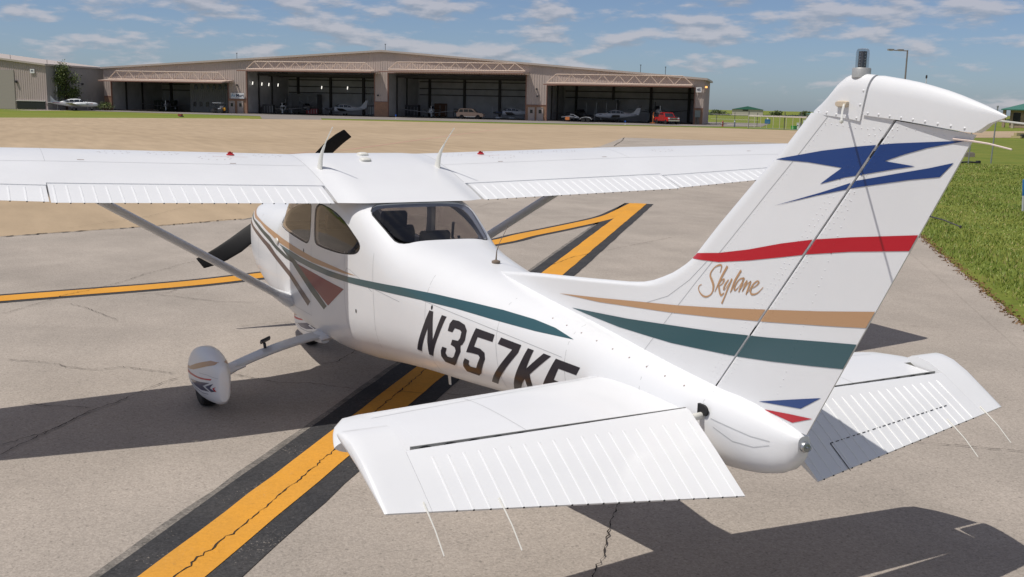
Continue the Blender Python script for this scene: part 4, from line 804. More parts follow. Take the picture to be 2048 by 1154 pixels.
# ------------------------------------------------------------------ landing gear
def pant(xc, yc, L0, zs_, w0, name, nose=False):
    m = MB(); rr = []
    for u, zb, zt, w in zs_:
        zb, zt = .12+.955*zb, .12+.955*zt; zm = zb+(zt-zb)*.45; q = []
        for k in range(40):
            a = 2*math.pi*(k+.5)/40; c, s = math.cos(a), math.sin(a); n_ = 2.5; q.append((xc+u*L0, yc+w0*w*math.copysign(abs(c)**(2/n_), c), zm+((zt-zm) if s > 0 else (zm-zb))*math.copysign(abs(s)**(2/n_), s)))
        rr.append(q)
    m.loft(rr); me = m.mesh(name, [WHITE]); bv = bvh_of(me); d = MB()
    for sgn in (-1, 1):
        f = lambda P: [(xc+(a-2.27)*L0/1.2, .12+.955*b) for a, b in P]
        project(d, bv, f([(1.72, .29), (1.93, .320), (2.09, .345), (2.28, .405), (2.48, .462), (2.66, .510), (2.80, .520), (2.76, .492), (2.62, .455), (2.45, .405), (2.25, .350), (2.08, .318), (1.93, .298), (1.75, .275)]), 0, sgn=sgn, step=.03)
        project(d, bv, f([(1.75, .268), (1.93, .288), (2.15, .300), (2.40, .322), (2.60, .349), (2.76, .377), (2.74, .360), (2.50, .320), (2.30, .296), (2.08, .274), (1.93, .262), (1.75, .250)]), 1, sgn=sgn, step=.03)
        project(d, bv, f([(2.08, .232), (2.28, .262), (2.48, .292), (2.72, .335), (2.54, .270), (2.70, .256), (2.48, .222), (2.26, .215)]), 2, sgn=sgn, step=.03)
        project(d, bv, f([(2.61, .280), (2.79, .343), (2.72, .292), (2.82, .283), (2.74, .262)]), 2, sgn=sgn, step=.03); project(d, bv, f([(2.77, .300), (2.835, .325), (2.80, .303), (2.84, .285), (2.80, .280)]), 1, sgn=sgn, step=.03)
        line(d, bv, f([(2.45, .365), (2.65, .39), (2.86, .40)]), .003, 3, sgn=sgn); line(d, bv, f([(2.0, .225), (2.25, .195), (2.50, .200), (2.66, .225)]), .004, 2, sgn=sgn)
    o = bpy.data.objects.new(name, me); COL.objects.link(o); o.parent = AC; join_into(o, d.obj('d', [GOLD, RED, NAVY, SEAM], fix=False)); return o
PS = [(-.5, .235, .265, .10), (-.488, .20, .30, .32), (-.45, .16, .36, .55), (-.38, .125, .42, .78), (-.26, .10, .485, .95), (-.12, .09, .525, 1.0), (.04, .095, .545, .97), (.18, .11, .55, .88), (.30, .130, .545, .75), (.40, .150, .53, .60), (.47, .175, .51, .44), (.495, .20, .48, .33), (.5, .23, .45, .25)]
for s in (-1, 1):
    p_ = pant(2.652, s*1.469, 1.09, PS, .129, 'wheel_fairing')
    m = MB(); prof = [(.09, -.06), (.13, -.075), (.19, -.075), (.208, -.062), (.215, -.03), (.215, .03), (.208, .062), (.19, .075), (.13, .075), (.09, .06)]; m.lathe(prof, (2.55, s*1.469, .333), 'y', 36); m.obj('tyre', RUBBER, p_)
    # spring leg, tapering outwards, with bottom and top cuffs
    a, b = Vector((2.48, .40*s, .635)), Vector((2.69, 1.36*s, .435)); m = MB(); rr = []
    t = (b-a).normalized(); fx = Vector((1, 0, 0)); fx = (fx-t*fx.dot(t)).normalized(); up = t.cross(fx)*(1 if s > 0 else -1)
    for k in range(9):
        u = k/8; c = a.lerp(b, u)+Vector((0, 0, .03*math.sin(math.pi*u))); w = .118-.036*u; h = .017
        rr.append([c+fx*(w*math.copysign(abs(math.cos(q))**.35, math.cos(q)))+up*(h*math.copysign(abs(math.sin(q))**.5, math.sin(q))) for q in [2*math.pi*(i+.5)/20 for i in range(20)]])
    m.loft(rr); lg = m.obj('main_gear_leg', mat('gear_leg_paint', (.60, .61, .62), .35, coat=.4), AC)
    m = MB(); rr = []
    for u, w, h in ((.84, .092, .024), (.92, .095, .032), (1.0, .11, .046), (1.07, .13, .062), (1.13, .14, .075)):
        c = a+(b-a)*u; c.z -= .03*max(0, u-.95)*2; rr.append([c+fx*(w*math.cos(q))+up*(h*math.sin(q)) for q in [2*math.pi*i/20 for i in range(20)]])
    m.loft(rr); m.obj('leg_cuff', WHITE, lg)
    m = MB(); rr = []
    for u, w, h in ((.0, .17, .05), (.05, .155, .042), (.10, .14, .034), (.15, .125, .024)):
        c = a+(b-a)*u; rr.append([c+fx*(w*math.copysign(abs(math.cos(q))**.8, math.cos(q))+.03)+up*(h*math.sin(q)) for q in [2*math.pi*i/20 for i in range(20)]])
    m.loft(rr); m.obj('leg_root_fairing', WHITE, lg)
    m = MB(); c = a.lerp(b, .60)+Vector((-.02, 0, .035)); m.tube([c+Vector((-.03, 0, .0)), c+Vector((-.06, 0, .05))], .013, 8); m.box(c+Vector((-.07, -.01*s, .072)), (.115, .085, .020), 0, Matrix.Rotation(R(22), 3, 'X') @ Matrix.Rotation(R(-25), 3, 'Y')); m.obj('step', DGREY, lg)
NS = [(-.5, .22, .26, .1), (-.47, .16, .34, .45), (-.40, .12, .42, .75), (-.25, .09, .50, .95), (-.05, .08, .55, 1.), (.12, .085, .54, .93), (.28, .09, .48, .78), (.40, .10, .40, .62), (.47, .11, .33, .50), (.5, .12, .30, .42)]
p_ = pant(.80, -.03, .88, NS, .125, 'nose_wheel_fairing')
m = MB(); m.lathe([(.07, -.05), (.11, -.065), (.155, -.065), (.172, -.05), (.176, 0), (.172, .05), (.155, .065), (.11, .065), (.07, .05)], (.75, -.03, .296), 'y', 32); m.obj('tyre', RUBBER, p_)
m = MB(); m.tube([(.84, 0, .55), (.80, 0, .85)], .04, 12); m.obj('nose_strut', STEEL, AC)
# ------------------------------------------------------------------ propeller
pr = MB(); pr.lathe([(.001, -.50), (.04, -.485), (.09, -.44), (.125, -.37), (.145, -.29), (.15, -.20), (.14, -.18)], (0, 0, 1.50), 'x', 28); spn = pr.obj('propeller_spinner', WHITE, AC)
def blade(tip, sweep):
    hub = Vector((-.30, 0, 1.50)); m = MB(); tp = Vector((-.30, tip[0], tip[1])); L_ = (tp-hub).length; e = (tp-hub).normalized(); q = Vector((1, 0, 0)).cross(e); rr = []
    for u, ch, of in ((.08, .05, 0), (.16, .09, 0), (.28, .16, .01), (.45, .205, .03), (.62, .205, .035), (.78, .185, .02), (.90, .16, -.005), (.99, .14, -.035), (1.0, .13, -.04)):
        tw = R(62-48*u); c = hub+e*(L_*u)+q*(of*sweep); cd = q*math.cos(tw)+Vector((1, 0, 0))*math.sin(tw); nn = e.cross(cd)
        rr.append([c+cd*(ch/2*math.cos(a))+nn*(ch*.055*math.sin(a)) for a in [2*math.pi*i/16 for i in range(16)]])
    m.loft(rr); return m.obj('propeller_blade', PROP, AC)
blade((-.93, .85), 1); blade((.72, 2.33), 1)
# ------------------------------------------------------------------ hangar 45 and everything round it
HO = Vector((-204.328, 21.286, 0)); HD = Vector((.6591775, .75198738, 0)); HN = Vector((-.75198738, .6591775, 0)); HA = math.atan2(HD.y, HD.x)
def HP(a, dep, z=0): v = HO+HD*a+HN*dep; return (v.x, v.y, z)
def wallmat(name, c, stripe=.0, per=.3, var=.05):
    m = mat(name, c, .55, var=var, vscale=.35); return m
SIDING = wallmat('tan_metal_siding', (.475, .395, .352)); SIDING2 = wallmat('grey_metal_siding', (.44, .365, .345)); DSIDE = wallmat('shaded_side_siding', (.30, .285, .275))  # last one: the side wall's shade is put into its darker colour
TRIM = mat('tan_trim_paint', (.50, .375, .315), .5); TRUSS = mat('tan_truss_paint', (.58, .455, .37), .5); RUST = mat('red_brown_steel', (.23, .115, .085), .6)
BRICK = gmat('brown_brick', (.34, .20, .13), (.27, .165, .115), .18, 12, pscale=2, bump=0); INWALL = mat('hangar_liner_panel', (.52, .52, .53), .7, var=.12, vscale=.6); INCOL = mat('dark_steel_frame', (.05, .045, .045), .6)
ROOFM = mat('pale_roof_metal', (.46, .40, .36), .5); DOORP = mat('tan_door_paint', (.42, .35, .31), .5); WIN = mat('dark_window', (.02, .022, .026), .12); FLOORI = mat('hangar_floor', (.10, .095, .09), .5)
def ribwall(mb, x0, x1, z0, z1, y=0, mi=0, pitch=.45, dp=.05, nrm=-1):
    """ribbed sheet between two height lines; z0, z1 are functions of x"""
    if not callable(z0): a0 = z0; z0 = lambda x: a0
    if not callable(z1): a1 = z1; z1 = lambda x: a1
    xs_ = [x0]; x = math.ceil(x0/pitch)*pitch
    prof = []
    while x < x1-.2:
        for q, d in ((0, 0), (.03, dp), (.12, dp), (.15, 0)): prof.append((x+q, d))
        x += pitch
    prof = [(x0, 0)]+[p for p in prof if x0 < p[0] < x1]+[(x1, 0)]
    vs, fs = [], []
    for x, d in prof: vs += [(x, y+nrm*d, z0(x)), (x, y+nrm*d, z1(x))]
    for i in range(len(prof)-1): fs.append((2*i, 2*i+2, 2*i+3, 2*i+1))
    mb.add(vs, fs, mi, False)
def eave(x): return 7.85+(11.5-7.85)*(x/56.8) if x < 56.8 else 11.5+(7.60-11.5)*((x-56.8)/(113.8-56.8))
H = thing('hangar', tuple(HO), HA, label='wide tan metal hangar with four open bays of parked aircraft', cat='hangar')
BAYS = [(1.56, 26.3, 6.05), (30.1, 55.3, 7.75), (57.9, 83.3, 7.75), (87.0, 112.3, 6.05)]; DEP = 18
edges_ = [0]+[v for b in BAYS for v in b[:2]]+[113.8]
m = MB()
for i in range(0, 10, 2): ribwall(m, edges_[i], edges_[i+1], 2.62, lambda x: eave(x)-.02)
for a, b, z in BAYS: ribwall(m, a, b, z, lambda x: eave(x)-.02)
for i in range(0, 10, 2): m.box(((edges_[i]+edges_[i+1])/2, .25, 3.75), (edges_[i+1]-edges_[i]-.02, .4, 7.4), 0)
for a, b, z in BAYS: m.box(((a+b)/2, .25, z+(.65 if z < 7 else .3)), (b-a, .4, 1.3 if z < 7 else .6), 0)
m.obj('front_wall', SIDING, H)
for i in range(0, 10, 2): m = MB(); m.box(((edges_[i]+edges_[i+1])/2, -.04, 1.3), (edges_[i+1]-edges_[i]-.04, .16, 2.6)); m.obj('brick_base', BRICK, H)
for i in range(0, 10, 2): m = MB(); m.box(((edges_[i]+edges_[i+1])/2, -.07, 2.66), (edges_[i+1]-edges_[i], .2, .10)); m.obj('ledge_trim', RUST, H)
for a, b, z in BAYS:
    for x in (a, b): m = MB(); m.box((x, -.03, z/2), (.14, .25, z)); m.obj('door_jamb', RUST, H)
m = MB()
for x0, x1 in ((-.35, 56.8), (56.8, 114.3)):
    a, b = eave(max(x0, 0)), eave(min(x1, 113.8))-(.25 if x1 > 100 else 0); m.add([(x0, -.5, a-.05), (x1, -.5, b-.05), (x1, -.5, b+.28), (x0, -.5, a+.28), (x0, DEP+.5, a-.05), (x1, DEP+.5, b-.05), (x1, DEP+.5, b+.28), (x0, DEP+.5, a+.28)], [(0, 1, 2, 3), (4, 7, 6, 5), (0, 4, 5, 1), (3, 2, 6, 7), (0, 3, 7, 4), (1, 5, 6, 2)], 0, False)
m.obj('roof', ROOFM, H)
m = MB(); 
for x in (0, 113.8):
    mm = MB(); ribwall(mm, .25, DEP, 0, 7.8 if x == 0 else 7.5); mm.xform(Matrix.Translation((x, 0, 0)) @ Matrix.Rotation(R(90), 4, 'Z') @ Matrix.Diagonal((1, 1 if x > 0 else -1, 1, 1))); m.merge(mm)
m.box((113.68, DEP/2+.3, 3.75), (.2, DEP-.8, 7.4)); m.box((.12, DEP/2+.3, 3.9), (.2, DEP-.8, 7.6)); ribwall(m, 0, 113.8, 0, lambda x: eave(x)-.02, DEP+.1)
m.obj('side_wall', SIDING2, H)
m = MB()
for a, b, z in BAYS:
    m.add([(a-.3, DEP-.2, 0), (b+.3, DEP-.2, 0), (b+.3, DEP-.2, eave(b)-.1), ((a+b)/2, DEP-.2, eave((a+b)/2)-.1), (a-.3, DEP-.2, eave(a)-.1)], [(0, 1, 2, 3, 4)], 0, False); m.box((a-.30, DEP/2+.2, eave(a)/2), (.12, DEP-.6, eave(a)-.3)); m.box((b+.30, DEP/2+.2, eave(b)/2), (.12, DEP-.6, eave(b)-.3))
m.obj('liner_wall', INWALL, H)
m = MB()
for a, b, z in BAYS:
    k = int((b-a)/7.4)
    for i in range(k+1): x = a+(b-a)*(i+.3)/(k+.6); m.box((x, DEP-.45, 3.75), (.45, .35, 7.4))
    for zz in (4.2, 5.4, 6.7): m.box(((a+b)/2, DEP-.33, zz), (b-a, .16, .16))
    for y in (5, 10.5): m.box((a-.15, y, 3.7), (.2, .35, 7.3)); m.box((b+.15, y, 3.7), (.2, .35, 7.3))
    for y in (4.5, 9, 13.5): m.box(((a+b)/2, y, min(7.3, z+.5)), (b-a, .3, .45))
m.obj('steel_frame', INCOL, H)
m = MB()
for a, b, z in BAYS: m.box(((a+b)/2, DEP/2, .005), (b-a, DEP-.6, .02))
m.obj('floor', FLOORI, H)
# office block inside the first bay
m = MB(); ribwall(m, 13.6, 26.3, 0, 6.6, 8, 0); m.box((19.95, 12, 3.25), (12.6, 7.8, 6.5)); of = m.obj('office_wall', mat('office_siding', (.30, .30, .29), .6), H)
for x, z in [(v, 4.87) for v in (14.99, 16.32, 17.59, 18.88, 20.13, 21.49)]+[(v, 1.5) for v in (14.59, 15.96, 17.32)]: k = MB(); k.box((x, 7.93, z), (.55, .08, .88)); k.obj('office_window', WIN, of)
# bifold door leaves swung up with their stiffening trusses
for (a, b, z), (t0, t1, b0, b1, zt, zb, zd, d0, d1) in zip(BAYS, ((4.7, 26.0, 3.0, 27.5, 7.35, 5.85, 5.45, 1.8, 27.5), (33.2, 54.65, 31.6, 56.3, 9.4, 8.06, 7.68, 30.4, 56.4), (60.6, 81.9, 58.95, 83.7, 9.58, 8.3, 7.85, 57.7, 83.8), (89.1, 110.4, 87.5, 112.1, 7.85, 6.42, 6.1, 87.2, 112.1))):
    m = MB(); tilt = .25 if a < 5 else .0
    m.add([(d0+1.4, -.12, zd+.1+tilt), (d1, -.12, zd+.1+tilt), (d1-.1, -4.4, zd-.02), (d0, -4.4, zd-.02), (d0+1.4, -.12, zd+.35+tilt), (d1, -.12, zd+.35+tilt), (d1-.1, -4.4, zd+.18), (d0, -4.4, zd+.18)], [(0, 1, 2, 3), (4, 7, 6, 5), (0, 4, 5, 1), (2, 6, 7, 3), (0, 3, 7, 4), (1, 5, 6, 2)], 0, False)
    dr = m.obj('hangar_door', mat('door_leaf_paint', (.46, .36, .30), .55), H)
    m = MB(); y = -2.9; r_ = .085
    m.tube([(b0, y, zb), (b1, y, zb)], r_+.03, 6); m.tube([(t0, y, zt), (t1, y, zt)], r_, 6); m.tube([(b0, y, zb), (t0, y, zt)], r_, 6); m.tube([(b1, y, zb), (t1, y, zt)], r_, 6)
    n = 8; 
    for i in range(n):
        x0 = t0+(t1-t0)*i/n; x2 = t0+(t1-t0)*(i+1)/n; xm = (x0+x2)/2; m.tube([(x0, y, zt), (xm, y, zb)], .065, 5); m.tube([(xm, y, zb), (x2, y, zt)], .065, 5)
        m.tube([(xm, y, zb), (xm, -.6, zd+.35)], .05, 5)
    m.box(((b0+b1)/2, y+.5, zb-.22), (b1-b0, .9, .10)); m.obj('stiffening_truss', TRUSS, dr)
    m = MB(); m.box(((d0+d1)/2, -4.42, zd+.02), (d1-d0-.1, .05, .16)); m.box(((a+b)/2, -.15, z+.02), (b-a, .1, .10)); m.obj('edge_beam', RUST, dr)
# personnel doors
for x in (27.05, 28.8, 84.35, 85.9):
    m = MB(); m.box((x, -.16, 1.08), (1.0, .10, 2.16)); dd = m.obj('personnel_door', DOORP, H); k = MB(); k.box((x, -.225, 1.55), (.48, .03, .62)); k.obj('door_window', WIN, dd); k = MB(); k.box((x+.38, -.24, 1.0), (.05, .06, .14)); k.obj('handle', STEEL, dd)
    k = MB(); k.box((x-.54, -.2, 1.1), (.07, .14, 2.25)); k.box((x+.54, -.2, 1.1), (.07, .14, 2.25)); k.box((x, -.2, 2.22), (1.15, .14, .07)); k.obj('door_frame', mat('pale_frame', (.5, .45, .4), .5), dd)
for x, z in ((28.2, 5.2), (85.2, 5.4), (85.4, 4.2), (56.0, 3.8)): m = MB(); m.box((x, -.22, z), (.28, .34, .22)); m.box((x, -.42, z-.1), (.2, .1, .1)); m.obj('wall_lamp', DGREY, H)
m = MB(); m.box((114.1, .8, 6.2), (.32, .32, .28)); m.obj('corner_lamp', mat('amber_lamp', (.9, .4, .1), .4, emit=(1, .42, .12), estr=2.2), H)
m = MB(); m.box((112.95, -.28, 1.75), (.9, .35, 1.15)); m.tube([(112.7, -.22, 1.2), (112.7, -.22, 0)], .06); m.tube([(112.95, -.22, 1.2), (112.95, -.22, 0)], .06); m.tube([(113.2, -.22, 1.2), (113.2, -.22, 0)], .05); m.obj('electrical_box', mat('green_grey_enamel', (.20, .24, .22), .5), H)
for x in (28.0, 57.2, 103, 107.2): m = MB(); z = eave(x)+.25; m.tube([(x, .4, z-.2), (x, .4, z+1.1)], .045, 6); m.box((x, .4, z+1.1), (.25, .1, .1)); m.obj('roof_mast', DGREY, H)
for x, y, z in ((30.3, 1.9, 5.62), (30.6, 5, 5.53), (30.8, 7.5, 5.5), (31.5, 10, 5.48), (39.3, 13, 5.19), (44.7, 13, 5.18)):
    m = MB(); m.box((x, y, z), (.12, .14, .55), 0, Matrix.Rotation(R(8), 3, 'Y')); p = m.obj('hanging_lamp', mat('lit_lamp', (1, 1, .95), .4, emit=(1, .96, .86), estr=1.3), H)
def text(name, body, size, loc, rot, m_, parent=None, ext=.01, bold=.02, **k):
    c = bpy.data.curves.new(name, 'FONT'); c.body = body; c.size = size; c.extrude = ext; c.offset = bold; c.align_x = 'CENTER'; c.align_y = 'CENTER'; o = bpy.data.objects.new('t', c); COL.objects.link(o)
    me = bpy.data.meshes.new_from_object(o.evaluated_get(bpy.context.evaluated_depsgraph_get())); bpy.data.objects.remove(o); q = bpy.data.objects.new(name, me); COL.objects.link(q); me.materials.clear(); me.materials.append(m_)
    q.location = loc; q.rotation_euler = rot; q.parent = parent; return props(q, **k)
SIGNW = mat('sign_white', (.72, .72, .74), .5); SIGNB = mat('sign_letter_dark', (.02, .03, .07), .5); SIGNL = mat('sign_letter_blue', (.14, .33, .47), .5)
t = thing('shop_sign', HP(28.3, -.3, 3.22), HA, label='white board with blue lettering above the two doors between the first two hangar bays', cat='sign')
m = MB(); m.box((0, .0, 0), (2.75, .1, 1.02)); m.obj('board', SIGNW, t)
text('lettering', 'Mart', .82, (.52, -.065, .05), (R(90), 0, 0), SIGNB, t, bold=.01); text('emblem_letters', 'Av', .82, (-.84, -.065, .05), (R(90), 0, 0), SIGNL, t, bold=.01)
m = MB(); m.box((.4, -.06, -.38), (1.7, .01, .03)); m.obj('underline', SIGNL, t)
t = thing('number_sign', HP(112.95, -.3, 5.72), HA, label='white number 45 sign at the right end of the wide hangar', cat='sign'); m = MB(); m.box((0, 0, 0), (.92, .06, .84)); m.obj('board', SIGNW, t); text('number', '45', .62, (0, -.045, .0), (R(90), 0, 0), SIGNB, t, bold=.008)
# ------------------------------------------------------------------ neighbouring building 44
BO = Vector((-194.4, 10.5, 0)); Q = thing('metal_building', tuple(BO), HA, label='grey metal building numbered 44 at the left edge with a shaded side wall', cat='building')
rf = lambda x: 7.80+.105*(-x)
m = MB(); ribwall(m, -40, -8.2, 0, rf); ribwall(m, -8.2, 0, 0, rf); m.box((-20, .25, 3.85), (39.9, .4, 7.6)); m.obj('front_wall', SIDING2, Q)
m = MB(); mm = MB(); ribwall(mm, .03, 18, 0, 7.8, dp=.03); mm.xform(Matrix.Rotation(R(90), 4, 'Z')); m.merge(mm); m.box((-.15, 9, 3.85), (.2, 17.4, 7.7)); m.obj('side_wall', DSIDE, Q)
m = MB(); m.add([(-40, -.45, 11.97), (.25, -.45, 7.78), (.25, -.45, 8.1), (-40, -.45, 12.3), (-40, 18.1, 11.97), (.25, 18.1, 7.78), (.25, 18.1, 8.1), (-40, 18.1, 12.3)], [(0, 1, 2, 3), (4, 7, 6, 5), (0, 4, 5, 1), (3, 2, 6, 7), (1, 5, 6, 2), (0, 3, 7, 4)], 0, False); m.obj('roof', ROOFM, Q)
m = MB(); m.box((-12.4, -.08, 3.5), (11.6, .1, 7.0)); m.obj('sliding_door', mat('greige_door', (.345, .31, .28), .55), Q)
m = MB(); m.box((-3.35, -.1, .8), (5.9, .1, 1.35)); m.obj('window_band', WIN, Q); m = MB(); m.box((-3.35, -.14, 1.54), (6.1, .2, .12)); m.obj('sill_trim', mat('pale_trim', (.6, .58, .54), .5), Q)
m = MB(); m.tube([(.12, 2.5, 0), (.12, 2.5, 7.8)], .10, 6); m.obj('downspout', mat('pale_trim', (.6, .58, .54), .5), Q)
m = MB(); m.box((.15, 10.0, 4.8), (.3, .35, .3)); m.obj('wall_lamp', DGREY, Q); m = MB(); m.box((-6.1, -.25, 4.9), (.4, .35, .4)); m.obj('wall_lamp', DGREY, Q)
for x in (-8, -.4): m = MB(); m.tube([(x, 1.0, rf(x)), (x, 1.0, rf(x)+1.0)], .04, 5); m.obj('roof_pipe', DGREY, Q)
t = thing('number_sign', tuple(BO+HD*-2.64-HN*.2+Vector((0, 0, 6.8))), HA, label='small white number 44 sign on the grey building at the left', cat='sign'); m = MB(); m.box((0, 0, 0), (.9, .06, .75)); m.obj('board', SIGNW, t); text('number', '44', .48, (0, -.045, .04), (R(90), 0, 0), SIGNB, t, bold=.005)
# ------------------------------------------------------------------ trees
BARK = mat('bark', (.09, .06, .04), .9); LF = [mat('leaf_dark', (.05, .075, .022), .6), mat('leaf_mid', (.10, .145, .035), .6), mat('leaf_light', (.20, .235, .075), .6)]
def tree(loc, h, w, n, label, seed, size=.22, **k):
    rd_ = random.Random(seed); t = thing('tree', loc, label=label, cat='tree', **k); m = MB(); m.tube([(0, 0, 0), (.05, 0, h*.3), (-.05, .05, h*.6), (0, 0, h*.92)], [w*.05, w*.04, w*.025, .02], 8)
    cl = []
    for i in range(14):
        a = rd_.uniform(0, 6.28); z = h*rd_.uniform(.25, .9); rr = w*.5*(1-abs(z/h-.5)*1.1)*rd_.uniform(.5, 1.05); e = Vector((rr*math.cos(a), rr*math.sin(a), z+h*.04)); m.tube([(0, 0, z-h*.1), tuple(e*.5+Vector((0, 0, (z-h*.05)*.5))), tuple(e)], [.07, .04, .015], 5); cl.append(e)
    m.obj('trunk', BARK, t); cl += [Vector((0, 0, h*.85)), Vector((0, 0, h*.7)), Vector((0, 0, h*.5))]; c = MB()
    for i in range(n):
        e = rd_.choice(cl); p = e+Vector((rd_.gauss(0, w*.11), rd_.gauss(0, w*.11), rd_.gauss(0, h*.065))); a = Vector((rd_.uniform(-1, 1), rd_.uniform(-1, 1), rd_.uniform(-1, 1))).normalized(); b = a.orthogonal().normalized(); s_ = size*rd_.uniform(.5, 1.2)
        c.add([p, p+a*s_+b*s_*.4, p+a*s_*1.7, p+a*s_-b*s_*.4], [(0, 1, 2, 3)], rd_.choices((0, 1, 2), (5, 4, 2))[0], False)
    c.obj('crown', LF, t, fix=False); return t
tree((-197.2, 13.9, 0), 8.6, 4.8, 5200, 'dense green tree against the dark side wall of building 44', 4)
tree((-199.4, 20.6, 0), 1.5, 3.4, 900, 'low rounded bush beside the parked twin aircraft', 8, .16)
for i, (x, y, h_, w_, lb) in enumerate(((-640, 520, 3.2, 11, 'low spreading tree on the horizon just right of the wide hangar'), (-600, 545, 3.4, 8, 'rounded far tree on the horizon between the hangar and the pale green-roofed building'), (-590, 565, 3.2, 7, 'small far tree on the horizon just left of the pale green-roofed building'), (-520, 640, 4.2, 10, 'far tree on the horizon to the right of the pale green-roofed building'), (-420, 780, 9, 20, 'bushy far tree behind the fin beside the light pole'), (-330, 480, 7.5, 12, 'far tree between the tail and the green-roofed hut'))):
    tree((x, y, -1.2), h_, w_, 900, lb, 20+i, .7, group='trees on the far horizon')
# long distant tree belt and rising field
m = MB(); rd_ = random.Random(9)
for i in range(9000):
    a = rd_.uniform(R(95), R(200)); r0 = 1700+rd_.uniform(-60, 60); hgt = (3+2*math.sin(a*23)+1.5*math.sin(a*61+1)); z = -6.5+rd_.uniform(0, max(1, hgt)); s_ = rd_.uniform(1.2, 2.6); x, y = r0*math.cos(a), r0*math.sin(a)
    q = rd_.uniform(0, 3.14); m.add([(x-s_*math.cos(q), y-s_*math.sin(q), z-s_*.6), (x+s_*math.cos(q), y+s_*math.sin(q), z-s_*.5), (x+s_*.7*math.cos(q), y+s_*.7*math.sin(q), z+s_*.6), (x-s_*.7*math.cos(q), y-s_*.7*math.sin(q), z+s_*.7)], [(0, 1, 2, 3)], 0, False)
m.obj('distant_woods', mat('hazy_woods', (.075, .11, .09), .9), fix=False, kind='stuff', label='long hazy belt of woods along the far horizon', cat='woods')

